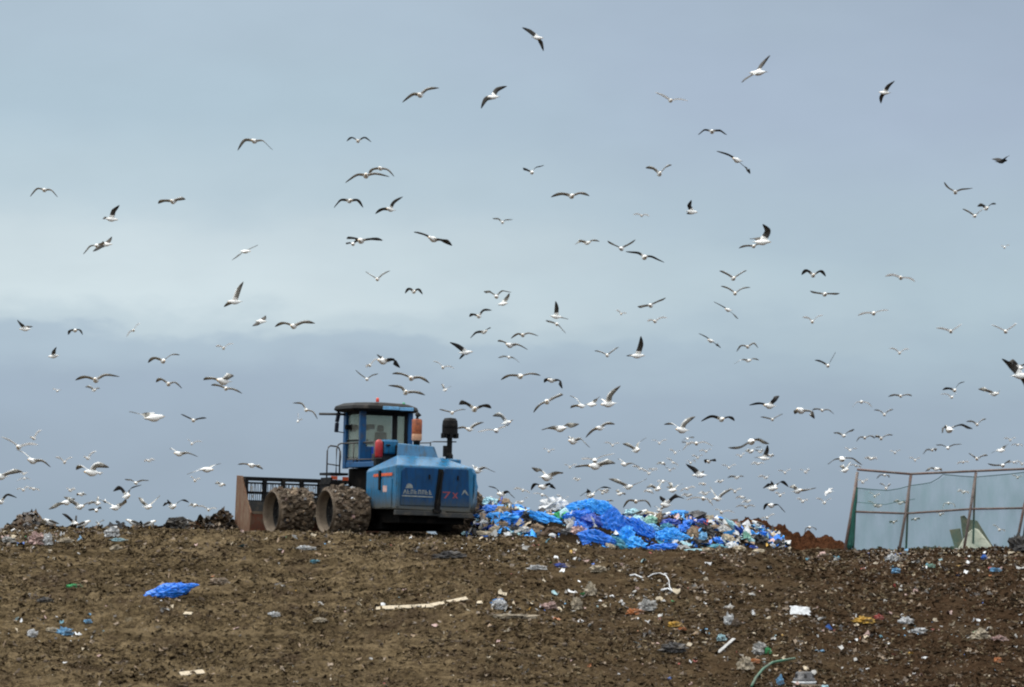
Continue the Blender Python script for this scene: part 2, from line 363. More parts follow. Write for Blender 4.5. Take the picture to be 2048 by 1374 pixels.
# ------------------------------------------------------------------ crumpled shapes
def snoise3(p, s):
    from mathutils import noise as mn
    return mn.noise(Vector(p)*s)
from mathutils import noise as MN
def bag_mesh(mb, c, dims, rot, seed, mi=0, nu=22, nv=13, crump=.22, flat=.25, jag=.0):
    """a crumpled closed bag: lumpy, with sharp radiating folds"""
    off = Vector((seed*3.1, seed*1.7, seed*.9)); vs = []
    for j in range(nv+1):
        th = math.pi*j/nv
        for k in range(nu):
            ph = 2*math.pi*k/nu
            d = Vector((math.sin(th)*math.cos(ph), math.sin(th)*math.sin(ph), math.cos(th)))
            a = MN.noise(d*1.6+off)*.5; b = 1-abs(MN.noise(d*4.2+off*2))*2.4; cc = abs(MN.noise(Vector((d.x*9, d.y*3, d.z*9))+off))
            r = 1+crump*(a*1.9+b*.55-cc*.9)+jag*(MN.noise(d*7+off*3))
            q = d*r
            q.z = max(q.z, -1+flat)
            vs.append(rot @ Vector((q.x*dims[0]/2, q.y*dims[1]/2, q.z*dims[2]/2))+Vector(c))
    fs = [(j*nu+k, (j+1)*nu+k, (j+1)*nu+(k+1) % nu, j*nu+(k+1) % nu) for j in range(nv) for k in range(nu)]
    mb.add(vs, fs, mi)
def sheet_mesh(mb, c, w, h, rot, seed, mi=0, nu=20, nv=12, amp=.14, th=.012):
    """a crumpled plastic sheet with thickness lying in its own xy plane"""
    off = Vector((seed*2.3, seed*.7, 5)); top = []; bot = []
    for j in range(nv+1):
        for k in range(nu+1):
            a = k/nu-.5; b = j/nv-.5
            ed = 1+.22*MN.noise(Vector((a*5, b*5, 0))+off)
            p = Vector((a*w*ed, b*h*(1+.3*MN.noise(Vector((a*4, 9, b))+off)), 0))
            z = amp*(abs(MN.noise(Vector((a*5+b*2, b*9, 1))+off))*1.4+MN.noise(Vector((a*2, b*2, 2))+off)*.9-abs(MN.noise(Vector((a*13, b*17, 3))+off))*.5)
            top.append(rot @ (p+Vector((0, 0, z+th)))+Vector(c)); bot.append(rot @ (p+Vector((0, 0, z-th)))+Vector(c))
    n1_ = (nu+1)*(nv+1); g = lambda j, k: j*(nu+1)+k
    fs = [(g(j, k), g(j, k+1), g(j+1, k+1), g(j+1, k)) for j in range(nv) for k in range(nu)]
    fs2 = [tuple(n1_+q for q in f[::-1]) for f in fs]; e_ = []
    for k in range(nu): e_ += [(g(0, k+1), g(0, k), n1_+g(0, k), n1_+g(0, k+1)), (g(nv, k), g(nv, k+1), n1_+g(nv, k+1), n1_+g(nv, k))]
    for j in range(nv): e_ += [(g(j, 0), g(j+1, 0), n1_+g(j+1, 0), n1_+g(j, 0)), (g(j+1, nu), g(j, nu), n1_+g(j, nu), n1_+g(j+1, nu))]
    mb.add(top+bot, fs+fs2+e_, mi)

ORD = ['', 'second', 'third', 'fourth', 'fifth', 'sixth', 'seventh', 'eighth', 'ninth', 'tenth', 'eleventh', 'twelfth', 'thirteenth', 'fourteenth', 'fifteenth', 'sixteenth', 'seventeenth', 'eighteenth', 'nineteenth', 'twentieth']
def settle(pairs):
    """pairs: (object, description, sort key). Adds a place in the row where a description fits more than one thing."""
    by = {}
    for o, d, k in pairs: by.setdefault(d, []).append((k, o))
    for d, lst in by.items():
        lst.sort(key=lambda t: t[0])
        for q, (k, o) in enumerate(lst):
            if len(lst) == 1: o['label'] = d
            else:
                o['label'] = d+', '+('leftmost' if q == 0 else ('rightmost' if q == len(lst)-1 else ORD[q]+' from left'))

# ------------------------------------------------------------------ clods and small litter strewn over the ground (past counting)
def strew(name, n, smin, smax, mats, wts, dens, kindlabel, cat, flat=.5, clod=False, seed=5, region=(-17.6, 17.6, 102, 118.5), extra=None, aspect=(.35, 1.0), tiltsd=.45):
    r = np.random.default_rng(seed)
    x = r.uniform(region[0], region[1], n*6); y = r.uniform(region[2], region[3], n*6)
    p = dens(x, y); keep = r.random(n*6) < p; x = x[keep][:n]; y = y[keep][:n]; n = len(x)
    if extra is not None: x = np.concatenate([x, extra[0]]); y = np.concatenate([y, extra[1]]); n = len(x)
    z = HH(x, y); s = smin*(smax/smin)**(r.random(n)**2.2)
    if clod:
        tmpl = np.array([(-1, 0, 0), (1, 0, 0), (0, -1, 0), (0, 1, 0), (0, 0, 1), (0, 0, -.6), (.7, .7, .3), (-.7, .6, .4), (.6, -.7, .5), (-.6, -.7, .35)])
        from itertools import combinations
        tf = [(4, 6, 7), (4, 7, 9), (4, 9, 8), (4, 8, 6), (6, 3, 7), (7, 0, 9), (9, 2, 8), (8, 1, 6), (6, 1, 5), (6, 5, 3), (3, 5, 7), (7, 5, 0), (0, 5, 9), (9, 5, 2), (2, 5, 8), (8, 5, 1)]
        tf = np.array(tf); ln = 3
    else:
        tmpl = np.array([(a, b, 0) for b in (-1, 0, 1) for a in (-1, 0, 1)], float)
        tf = np.array([(0, 1, 4, 3), (1, 2, 5, 4), (3, 4, 7, 6), (4, 5, 8, 7)]); ln = 4
    m = len(tmpl); V = np.repeat(tmpl[None], n, 0)
    V = V+r.normal(0, .28, V.shape)*(1 if not clod else .6)
    if not clod: V[:, :, 2] += r.normal(0, .35, V.shape[:2])
    asp = r.uniform(aspect[0], aspect[1], (n, 1)); V[:, :, 1] *= asp
    if clod: V[:, :, 2] *= flat
    ang = r.uniform(0, 2*np.pi, n); tl = r.normal(0, tiltsd, n) if not clod else r.normal(0, .2, n)
    ca, sa = np.cos(ang)[:, None], np.sin(ang)[:, None]
    X_ = V[:, :, 0]*ca-V[:, :, 1]*sa; Y_ = V[:, :, 0]*sa+V[:, :, 1]*ca; Z_ = V[:, :, 2]
    ct, st = np.cos(tl)[:, None], np.sin(tl)[:, None]
    Y2 = Y_*ct-Z_*st; Z2 = Y_*st+Z_*ct
    S = (s/2)[:, None]
    P = np.stack([X_*S+x[:, None], Y2*S+y[:, None], Z2*S+Y2*S*.25+z[:, None]+s[:, None]*(.10 if clod else .16)], -1).reshape(-1, 3)
    Fc = (tf[None]+(np.arange(n)*m)[:, None, None]).reshape(-1, ln)
    me = bpy.data.meshes.new(name); me.vertices.add(len(P)); me.vertices.foreach_set('co', P.ravel())
    me.loops.add(Fc.size); me.loops.foreach_set('vertex_index', Fc.ravel()); me.polygons.add(len(Fc))
    me.polygons.foreach_set('loop_start', np.arange(0, Fc.size, ln)); me.polygons.foreach_set('loop_total', np.full(len(Fc), ln))
    me.update(calc_edges=True)
    for q in mats: me.materials.append(MATS[q])
    mi = np.repeat(r.choice(len(mats), n, p=np.array(wts)/sum(wts)), len(tf)); me.polygons.foreach_set('material_index', mi.astype(np.int32))
    o = bpy.data.objects.new(name, me); COL.objects.link(o); tag(o, kindlabel, cat, None, 'stuff'); return o
def d_clod(x, y): return np.clip(.30+fbm(x, y*1.8, 2.2, 71, 4, .6)*1.5+.45*ss((x-1)/7), .03, 1)
def d_lit(x, y):
    y = y*1.5; c = fbm(x, y, 1.7, 81, 3, .6); c2 = fbm(x, y, .7, 85, 2)
    right = ss((x+1)/9); up = ss((y/1.5-111)/5)
    return np.clip(.015+.05*right+.30*up*ss((x-8)/4)+.95*np.clip(c-.10, 0, 1)*(.4+right*1.3)+.5*np.clip(c2-.22, 0, 1)+.25*ss((-12.5-x)/2)*up, 0, 1)
strew('soil_clods', 40000, .025, .19, ['soil', 'pale_soil', 'dark_soil', 'mud_cake'], [12, 2.0, 1.3, 2.0], d_clod, 'brown clods and crumbs of soil strewn over the capped slope', 'soil', .6, True, 5, (-17.6, 17.6, 101.5, 127))
strew('matted_fibres', 46000, .035, .19, ['soil', 'pale_soil', 'dark_soil', 'mud_cake', 'litter_tan'], [8, 6, 3.6, 2, .8], lambda x, y: np.clip(.55+fbm(x, y*1.7, 1.9, 131, 4, .6)*1.1, .05, 1), 'flattened soil coloured fibres, straw and rotted scraps matted over the slope', 'soil', seed=33, aspect=(.10, .38), tiltsd=.7)
LM = ['dirty_'+k for k in ('white', 'cream', 'pale_grey', 'tan', 'brown', 'black', 'charcoal', 'blue', 'teal', 'pale_cyan', 'green', 'red', 'yellow', 'pink', 'light_blue', 'orange')]
strew('litter_scraps', 9500, .02, .17, LM, [3.5, 11, 9, 32, 28, 8, 11, .3, .4, .5, .15, .5, .35, 3, .5, .4], d_lit, 'small mixed scraps of paper, plastic and cloth trodden into the soil', 'litter', seed=9)

ex, ey = [], []; cr_ = random.Random(41)      # drifts where scraps have gathered
for (cu, cv, su, sv, k) in ((90, 1258, 60, 13, 46), (1290, 1218, 62, 22, 90), (1120, 1210, 55, 14, 60), (1480, 1262, 60, 22, 40), (1330, 1172, 40, 14, 24), (1900, 1122, 130, 14, 150), (1545, 1308, 55, 18, 60), (1760, 1250, 70, 22, 50),
    (60, 1082, 50, 10, 70), (1010, 1085, 70, 12, 90), (310, 1218, 40, 10, 22), (800, 1216, 90, 8, 30), (1930, 1262, 70, 20, 50), (1180, 1130, 120, 14, 60), (650, 1085, 200, 8, 50), (1640, 1340, 120, 22, 50), (1010, 1222, 50, 12, 30)):
    for _ in range(k):
        p = hit(cr_.gauss(cu, su), cr_.gauss(cv, sv))
        if p.y < 118.3: ex.append(p.x); ey.append(p.y)
strew('litter_drifts', 0, .04, .24, ['litter_white', 'litter_cream', 'litter_pale_grey']+LM, [5, 6, 3]+[3, 5, 4, 6, 4, 4, 4, .5, .8, 1.0, .3, .8, .5, 3, 1, .6], d_lit, 'drifts of torn white, cream and grey scraps lying in loose clusters', 'litter', seed=77, extra=(np.array(ex), np.array(ey)), aspect=(.25, .9))
ex, ey = [], []
for (u, yy, sx, sy, k) in ((52, 121, .45, .7, 260), (80, 121.2, .4, .5, 120), (447, 125.2, .38, .7, 330), (415, 125.1, .5, .6, 260), (362, 124.8, .6, .6, 180), (150, 120.5, 1.6, .8, 260), (280, 120.5, 1.2, .8, 160), (5, 121, .8, .8, 140)):
    for _ in range(k): ex.append((u-1024)/F*yy+cr_.gauss(0, sx)); ey.append(yy-abs(cr_.gauss(0, sy)))
strew('skyline_debris', 0, .08, .34, ['dark_soil', 'mud_cake', 'litter_black', 'litter_charcoal', 'dirty_tan', 'dirty_brown', 'red_earth', 'dirty_cream', 'dirty_pale_grey'], [12, 6, 2.5, 3, 2, 4, 2, .8, .8], d_lit, 'ragged dark clods and rotten scraps piled along the left skyline', 'soil', .9, seed=78, extra=(np.array(ex), np.array(ey)), aspect=(.3, .9), tiltsd=.9)
# ------------------------------------------------------------------ single pieces of litter that can be told apart
def lit_bag(name, u, v, w, h, colr, label, cat, group=None, ang=0, mats=None, dep=.6, lift=0.3, seed=None, crump=.24):
    p = hit(u, v+h*.45); k = p.y/F
    mb = MB(); sw, sh = w*k, h*k
    rot = Matrix.Rotation(R(-ang), 3, 'Y')
    bag_mesh(mb, (0, 0, 0), (sw*1.05, max(min(sw, sh*1.6)*dep, .05), sh*1.15), rot, seed if seed is not None else u*.37+v*.11, 0, 22, 13, crump=crump, jag=.85, flat=.45)
    o = mb.build(name, mats or ['dirty_'+colr], None, False); q = W(u, v, p.y); o.location = q-Vector((0, 0, sh*.12))
    return tag(o, label, cat, group)
def lit_sheet(name, u, v, w, h, colr, label, cat, group=None, ang=0, tilt=25, amp=.1, real_h=None):
    p = hit(u, v+h*.2); k = p.y/F; mb = MB()
    vis = math.sin(R(tilt+2)); hh = h*k/vis if real_h is None else real_h
    rot = Matrix.Rotation(R(-ang), 3, 'Y') @ Matrix.Rotation(R(tilt), 3, 'X')
    sheet_mesh(mb, (0, 0, 0), w*k, hh, rot, u*.13+v, amp=amp*min(w*k, hh))
    o = mb.build(name, ['litter_'+colr], None, True); o.location = W(u, v, p.y)+Vector((0, 0, .03)); return tag(o, label, cat, group)
p = hit(340, 1196); k = p.y/F; mb = MB(); rot = Matrix.Rotation(R(-13), 3, 'Y')
bag_mesh(mb, (-8*k, 0, -1*k), (84*k, .45, 31*k), rot, 4.2, 0, 40, 22, .20, .15, .16); bag_mesh(mb, (36*k, 0, 11*k), (34*k, .22, 12*k), rot, 9.1, 0, 22, 12, .25, .1, .3)
o = mb.build('plastic_bag', ['litter_blue'], None, False); o.location = W(342, 1184, p.y-.1); tag(o, 'large bright blue plastic bag lying crumpled on the bare slope', 'plastic bag')
mb = MB()
def plank(name, u0, v0, u1, v1, wpx, m, label, cat, th=.03):
    a, b = hit(u0, v0), hit(u1, v1); a.z += .04; b.z += .04; mb = MB(); d = b-a; L_ = d.length; k = a.y/F
    xax = d.normalized(); zax = Vector((0, -.55, .85)); yax = zax.cross(xax).normalized(); zax = xax.cross(yax)
    rot = Matrix((xax, yax, zax)).transposed(); wd = wpx*k/.75
    for q in range(3): mb.box(rot @ Vector(((q-1)*L_/3*.999, 0, 0)), (L_/3, wd*(1-.08*(q % 2)), th), 0, rot)
    o = mb.build(name, m, None, False, .006); o.location = (a+b)/2; return tag(o, label, cat)
plank('board', 360, 1351, 408, 1346, 11, 'litter_cream', 'short white board lying flat near the bottom of the bare slope', 'board')
plank('stick', 1436, 1308, 1468, 1280, 5, 'litter_pale_grey', 'thin pale grey stick pointing up to the right', 'stick')
plank('plank', 368, 1229, 384, 1230, 7, 'litter_cream', 'tiny cream offcut of wood below the large blue bag', 'board')
plank('branch', 752, 1219, 868, 1214, 9, 'litter_cream', 'long pale splintered branch lying across the slope', 'branch')
plank('branch', 862, 1213, 934, 1199, 8, 'litter_cream', 'upper end of pale branch broken off beside the long one', 'branch')
lit_sheet('foam_board', 1600, 1224, 40, 17, 'white', 'white rectangular foam panel standing out of dark soil', 'panel', ang=-6, tilt=60, amp=.03)
B = lit_bag
for a in [
 ('plastic_bag', 998, 1210, 26, 20, 'white', 'white and blue knotted bag on the middle of the slope', 'plastic bag'),
 ('blue_cover', 998, 1203, 24, 9, 'azure', 'bright blue crumpled cover resting on the white knotted bag', 'plastic cover'),
 ('yellow_wrapper', 1728, 1241, 36, 13, 'yellow', 'long yellow wrapper beside a red scrap', 'wrapper'),
 ('red_wrapper', 1758, 1235, 16, 10, 'red', 'small red wrapper touching the long yellow wrapper', 'wrapper'),
 ('yellow_wrapper', 1350, 1249, 26, 11, 'yellow', 'short orange yellow wrapper in dark soil at mid slope', 'wrapper'),
 ('white_bottle', 1458, 1240, 16, 22, 'white', 'upright white plastic bottle beside a brown rag', 'bottle'),
 ('brown_rag', 1471, 1246, 14, 14, 'brown', 'brown rag slumped against the upright white bottle', 'rag'),
 ('blue_rag', 130, 1264, 24, 15, 'light_blue', 'light blue rag in the cluster of scraps below the large blue bag', 'rag'),
 ('blue_scrap', 176, 1243, 13, 8, 'light_blue', 'small pale blue scrap above the light blue rag', 'scrap'),
 ('cream_scrap', 104, 1260, 20, 10, 'cream', 'cream crumpled paper left of the light blue rag', 'paper'),
 ('white_scrap', 64, 1268, 18, 14, 'white', 'white crumpled paper at far left end of the scrap cluster', 'paper'),
 ('dark_sheet', 900, 1110, 52, 14, 'charcoal', 'black rubber mat sinking in soil below the compactor', 'mat'),
 ('teal_scrap', 629, 1124, 16, 8, 'teal', 'small teal lid lying below the compactor wheels', 'lid'),
 ('green_rag', 148, 1172, 28, 7, 'green', 'thin green strip of netting on the left slope', 'netting strip'),
 ('dark_rag', 90, 1200, 26, 10, 'charcoal', 'dark rag flattened on the left slope', 'rag'),
 ('white_paper', 548, 1229, 22, 9, 'white', 'white crumpled paper below and right of the large blue bag', 'paper'),
 ('white_paper', 640, 1241, 22, 9, 'cream', 'cream folded paper at mid slope', 'paper'),
 ('white_paper', 612, 1096, 32, 9, 'white', 'flat white paper just below the front of the compactor', 'paper'),
 ('white_paper', 232, 1095, 20, 9, 'cream', 'cream block lying near the left skyline', 'block'),
 ('tan_cloth', 436, 1163, 30, 14, 'tan', 'tan cloth right of the large blue bag', 'cloth'),
 ('tan_cloth', 1018, 1233, 80, 9, 'cream', 'long cream strip of cloth at mid slope', 'cloth'),
 ('white_paper', 1074, 1135, 30, 9, 'white', 'flat white paper below the refuse heap', 'paper'),
 ('blue_scrap', 1120, 1131, 22, 8, 'royal', 'dark blue scrap beside flat white paper below the heap', 'scrap'),
 ('cream_paper', 1196, 1138, 26, 14, 'cream', 'cream crumpled paper below the refuse heap', 'paper'),
 ('cream_paper', 1182, 1180, 20, 24, 'cream', 'upright cream tangle of paper on the right slope', 'paper'),
 ('white_bag', 1100, 1212, 24, 15, 'pink', 'pinkish white bag in the litter drift of mid slope', 'plastic bag'),
 ('cream_paper', 1153, 1208, 18, 24, 'cream', 'tall cream paper sticking up in the litter drift', 'paper'),
 ('white_bag', 1295, 1212, 34, 20, 'pale_grey', 'grey white crumpled bag near the wire loop', 'plastic bag'),
 ('red_scrap', 1268, 1224, 26, 12, 'orange', 'orange red carton in the litter drift', 'carton'),
 ('light_blue_cup', 1443, 1276, 16, 12, 'pale_cyan', 'pale blue cup above the thin grey stick', 'cup'),
 ('grey_bag', 1520, 1298, 26, 24, 'pale_grey', 'grey bag beside dark green bottle', 'plastic bag'),
 ('green_bottle', 1536, 1302, 12, 13, 'green', 'dark green bottle beside the grey bag', 'bottle'),
 ('cream_rag', 1490, 1328, 26, 26, 'cream', 'cream rag next to an orange scrap low on the slope', 'rag'),
 ('orange_scrap', 1508, 1323, 22, 9, 'orange', 'rusty orange scrap touching the cream rag', 'scrap'),
 ('orange_scrap', 1995, 1321, 15, 10, 'orange', 'small bright orange scrap at lower right', 'scrap'),
 ('white_bag', 1838, 1262, 26, 12, 'white', 'white crumpled bag on the right slope', 'plastic bag'),
 ('white_bag', 1960, 1270, 30, 17, 'cream', 'cream white bag near the right edge', 'plastic bag'),
 ('white_bag', 2000, 1277, 24, 10, 'pink', 'pinkish paper right of the cream white bag', 'paper'),
 ('white_bag', 1812, 1242, 24, 12, 'white', 'white curled paper right of the long yellow wrapper', 'paper'),
 ('purple_rag', 1346, 1296, 44, 20, 'charcoal', 'dark purplish rag spread low on the slope', 'rag'),
 ('blue_cup', 1561, 1362, 12, 18, 'light_blue', 'light blue cup beside the half buried drum', 'cup'),
 ('foam_block', 72, 1079, 28, 22, 'pink', 'pinkish white foam block below the left soil mound', 'block'),
 ('foam_block', 96, 1080, 16, 22, 'white', 'whitish foam block right of the pinkish block', 'block'),
 ('cream_board', 130, 1081, 26, 9, 'cream', 'cream board right of the foam blocks at left', 'board'),
 ('grey_rag', 16, 1080, 26, 12, 'pale_grey', 'grey plastic at the far left skyline', 'plastic'),
 ('blue_strip', 238, 1080, 30, 6, 'pale_cyan', 'pale turquoise strip under the white bag on the left skyline', 'strip'),
 ('white_bag', 224, 1065, 26, 20, 'white', 'bright white bag on the skyline left of the compactor', 'plastic bag'),
 ('dark_bag', 352, 1048, 38, 22, 'black', 'black plastic bag on the skyline near the blade', 'plastic bag'),
 ('blue_scrap', 1792, 1142, 16, 10, 'light_blue', 'sky blue scrap below the second fence post', 'scrap'),
 ('green_scrap', 1862, 1132, 16, 8, 'mint', 'pale green scrap below the fence', 'scrap'),
 ('blue_scrap', 1992, 1140, 22, 8, 'light_blue', 'sky blue scrap below the right part of the fence', 'scrap'),
 ('blue_scrap', 1968, 1115, 10, 10, 'blue', 'small bright blue scrap close under the fence', 'scrap'),
 ('white_bag', 1786, 1116, 26, 12, 'white', 'white plastic caught at the foot of the second fence post', 'plastic'),
 ('orange_scrap', 1365, 1258, 14, 6, 'orange', 'small orange peel of plastic under the short yellow wrapper', 'scrap'),
]: B(*a, crump=.35)
# curled white wire, green hose, half buried drum
def curve_thing(name, pts, r, m, label, cat, lift=.03):
    P = [hit(u, v) for u, v in pts]; c = P[0].copy(); mb = MB(); Q = []
    for a, b in zip(P[:-1], P[1:]):
        for t in (0, .33, .66): Q.append(a.lerp(b, t)-c+Vector((0, 0, lift)))
    Q.append(P[-1]-c+Vector((0, 0, lift))); mb.tube(Q, r, 7)
    o = mb.build(name, m, None, True); o.location = c; return tag(o, label, cat)
curve_thing('wire_loop', [(1296, 1158), (1306, 1152), (1320, 1150), (1332, 1155), (1338, 1165), (1339, 1178), (1345, 1185)], .016, 'litter_white', 'thin white wire bent into a loop on the right slope', 'wire', .06)
curve_thing('white_strip', [(1322, 1183), (1336, 1180), (1352, 1188)], .03, 'litter_white', 'white plastic strip at the foot of the wire loop', 'strip', .04)
curve_thing('white_strip', [(1258, 1154), (1270, 1152), (1284, 1158)], .025, 'litter_white', 'white plastic strip left of the wire loop', 'strip', .04)
curve_thing('garden_hose', [(1503, 1380), (1512, 1362), (1526, 1345), (1545, 1333), (1566, 1328), (1590, 1324)], .038, 'hose_green', 'green hose curving out of the soil towards the black drum', 'hose', .10)
pc = hit(1608, 1366); t = empty('steel_drum', pc+Vector((0, 0, -.05))); tag(t, 'black topped drum half buried at the bottom edge of the slope', 'drum')
k = pc.y/F; mb = MB(); mb.lathe([(0, .36), (.20, .36), (.23, .33), (.25, .20), (.30, .18), (.31, .10)], n=24); mb.build('cap', 'litter_charcoal', t, True)
mb = MB(); mb.lathe([(.31, .10), (.345, .10), (.345, .03), (.31, .03)], n=24); mb.build('rim', 'litter_white', t, True)
mb = MB(); mb.lathe([(.31, .03), (.44, .01), (.46, -.10), (.46, -.55), (0, -.55)], n=24); mb.build('barrel', 'muddy_steel', t, True)
for q in range(5):
    a = q*1.2; mb = MB(); mb.box((.24*math.cos(a), .24*math.sin(a), .25), (.07, .07, .12)); mb.build('lug', 'litter_charcoal', t, False, .01)

# ------------------------------------------------------------------ refuse heap
hx = np.arange((925-1024)/F*HY0, (1590-1024)/F*HY0, .07); hy = np.arange(117.2, 124, .09)
XX, YY = np.meshgrid(hx, hy); ZZ = np.maximum(heap(XX, YY), crest(XX)-.3)+fbm(XX, YY, .45, 91, 3, .6)*.13
mb = MB(); n_ = len(hx)
mb.add(np.stack([XX, YY, ZZ], -1).reshape(-1, 3).tolist(), [(j*n_+i_, j*n_+i_+1, (j+1)*n_+i_+1, (j+1)*n_+i_) for j in range(len(hy)-1) for i_ in range(n_-1)])
tag(mb.build('refuse_heap', 'dark_soil', None), 'long mound of mixed household refuse packed under the blue bags', 'refuse', None, 'stuff')
def d_heap(x, y):
    hgt = heap(x, y)-H(x, y, False); u = 1024+x*F/HY0; return np.clip(hgt*4, 0, 1)*np.where((u > 1085) & (u < 1345), .16, .8)
strew('heap_scraps', 3400, .05, .38, [q.replace('dirty', 'litter') for q in LM]+['litter_azure', 'litter_royal'], [18, 12, 8, 6, 4, 9, 5, 12, 4, 6, 1, 1, 1, 4, 5, 1, 15, 6], d_heap, 'torn scraps of plastic, paper and cloth covering the refuse heap', 'refuse scraps', seed=19, region=(-1.8, 9.3, 117.8, 121.5), aspect=(.15, .8))
# red earth bank behind the heap
RU = np.array([1450, 1478, 1495, 1510, 1530, 1545, 1560, 1580, 1600, 1615, 1632, 1650, 1668, 1690, 1705, 1740.]); RV = np.array([1104, 1056, 1049, 1052, 1056, 1064, 1062, 1072, 1080, 1076, 1087, 1086, 1091, 1100, 1110, 1118.])
ex = np.arange((1440-1024)/F*123, (1745-1024)/F*123, .05); ey = np.arange(120.8, 126, .08); XX, YY = np.meshgrid(ex, ey)
tp = (VH-np.interp(1024+XX*F/123, RU, RV))*123/F; g_ = crest(XX)-.35; tt = np.clip(1-np.abs((YY-123)/1.7), 0, 1)
ZZ = g_+(tp-g_)*ss(tt*1.25)+(fbm(XX, YY, .55, 101, 4, .65)*.34+np.abs(fbm(XX, YY, .2, 105, 3, .6))*.18)*np.clip(tt*3, 0, 1)
mb = MB(); n_ = len(ex); mb.add(np.stack([XX, YY, ZZ], -1).reshape(-1, 3).tolist(), [(j*n_+i_, j*n_+i_+1, (j+1)*n_+i_+1, (j+1)*n_+i_) for j in range(len(ey)-1) for i_ in range(n_-1)])
tag(mb.build('earth_bank', 'red_earth', None), kind='structure')

# u, v, width, height, colour, tilt, kind, plain words
BAGS = [
 (980,1007,30,20,'pale_cyan',0,'b'),(989,1006,13,13,'royal',20,'b'),(984,1018,32,13,'blue',0,'b'),(1009,1008,26,18,'tan',-30,'b'),(1001,1021,30,13,'tan',0,'b'),
 (1031,1018,30,15,'azure',0,'b'),(1005,1036,52,20,'azure',0,'b'),(1039,1031,34,18,'blue',-10,'b'),(1030,1027,9,9,'white',0,'b'),(1055,1042,32,30,'black',-30,'b'),
 (1037,1047,20,17,'blue',0,'b'),(1097,1041,74,17,'azure',-21,'s'),(1108,1016,54,34,'white',0,'b'),(1120,1033,34,15,'green',8,'b'),(1098,1032,22,10,'cream',0,'b'),
 (1142,1041,19,28,'white',0,'b'),(1164,1021,80,28,'azure',12,'s'),(1203,1027,62,36,'azure',-22,'s'),(1223,1055,58,46,'blue',-55,'s'),(1250,1077,32,42,'azure',-15,'b'),
 (1177,1011,18,9,'royal',0,'b'),(1158,1034,52,22,'blue',5,'s'),(1184,1047,38,30,'royal',-20,'b'),(1194,1080,62,28,'blue',-12,'s'),(1167,1058,36,20,'blue',-25,'b'),
 (1172,1092,19,8,'blue',10,'b'),(1158,1063,27,24,'pink',-20,'b'),(1191,1057,7,36,'white',18,'b'),(1236,1090,52,20,'teal',-30,'s'),(1219,1093,26,9,'cream',-15,'b'),
 (1073,1060,28,21,'tan',0,'b'),(968,1048,18,12,'white',0,'b'),(1017,1073,22,13,'white',-20,'b'),(975,1069,40,9,'cream',-10,'b'),(1047,1062,24,14,'pale_grey',0,'b'),
 (1003,1050,22,12,'tan',0,'b'),(1026,1056,20,12,'charcoal',0,'b'),(990,1058,20,11,'cream',0,'b'),(1088,1070,24,12,'brown',0,'b'),(1108,1062,30,14,'brown',0,'b'),(1135,1066,26,14,'charcoal',0,'b'),
 (1264,1025,28,11,'pale_cyan',0,'b'),(1301,1029,34,9,'cream',-5,'b'),(1284,1033,46,10,'royal',0,'b'),(1276,1043,26,19,'pale_cyan',0,'b'),(1301,1044,26,20,'mint',0,'b'),
 (1356,1027,34,10,'azure',5,'b'),(1356,1035,16,7,'white',0,'b'),(1382,1040,58,22,'charcoal',22,'b'),(1342,1047,32,15,'royal',0,'b'),(1334,1056,24,15,'teal',0,'b'),
 (1399,1045,22,10,'royal',10,'b'),(1421,1045,32,21,'cream',-20,'b'),(1440,1041,13,12,'azure',0,'b'),(1460,1046,10,9,'azure',0,'b'),(1292,1066,80,24,'blue',-37,'s'),
 (1270,1090,40,26,'azure',-20,'b'),(1264,1066,18,18,'black',-40,'b'),(1342,1076,56,28,'azure',0,'s'),(1334,1096,52,15,'blue',0,'b'),(1352,1086,15,9,'white',0,'b'),  # the black entry is no bag: a dark lump for shade in a gap
 (1318,1072,10,10,'white',0,'b'),(1387,1072,24,30,'tan',0,'b'),(1404,1077,16,22,'light_blue',-20,'b'),(1415,1064,28,20,'black',-30,'b'),(1395,1087,32,15,'black',0,'b'),
 (1450,1063,30,17,'pale_grey',-20,'b'),(1458,1079,26,15,'cream',-25,'b'),(1475,1060,56,9,'pale_cyan',-42,'s'),(1484,1066,40,8,'royal',-42,'s'),(1496,1080,14,32,'mint',20,'b'),
 (1438,1084,24,12,'blue',-40,'b'),(1431,1097,38,15,'teal',0,'b'),(1421,1085,10,8,'yellow',0,'b'),(1390,1101,34,6,'pale_cyan',0,'b'),(1411,1101,18,8,'cream',0,'b'),
 (1464,1094,24,15,'white',0,'b'),(1480,1099,22,12,'cream',0,'b'),(1517,1103,22,8,'cream',0,'b'),(1522,1084,34,20,'black',-30,'b'),(1514,1075,34,8,'azure',-45,'b'),
 (1534,1074,28,11,'blue',-35,'b'),(1523,1061,11,8,'white',0,'b'),(1539,1066,9,8,'white',0,'b'),(1552,1073,19,20,'black',0,'b'),(1558,1090,20,20,'charcoal',0,'b'),
 (1544,1092,12,7,'white',0,'b'),(1505,1096,12,13,'royal',0,'b'),(1367,1058,26,14,'blue',0,'b'),(1366,1098,26,12,'pale_grey',0,'b'),(1308,1058,30,14,'light_blue',-20,'b'),
 (1240,1040,26,16,'tan',-30,'b'),(1310,1097,30,12,'blue',0,'b'),(1320,1040,18,22,'tan',0,'b'),(1430,1060,20,16,'tan',-20,'b'),(1475,1078,22,12,'charcoal',-30,'b'),(960,1030,18,22,'charcoal',0,'b'),(1375,1047,22,12,'blue',10,'b')]
WORDS = {'pale_cyan': 'pale cyan', 'royal': 'dark blue', 'blue': 'strong blue', 'azure': 'bright azure', 'tan': 'tan', 'white': 'white', 'black': 'black', 'green': 'vivid green', 'cream': 'cream', 'pink': 'pinkish', 'teal': 'teal',
         'charcoal': 'charcoal', 'brown': 'brown', 'mint': 'mint green', 'light_blue': 'light blue', 'pale_grey': 'pale grey', 'yellow': 'yellow'}
pairs = []
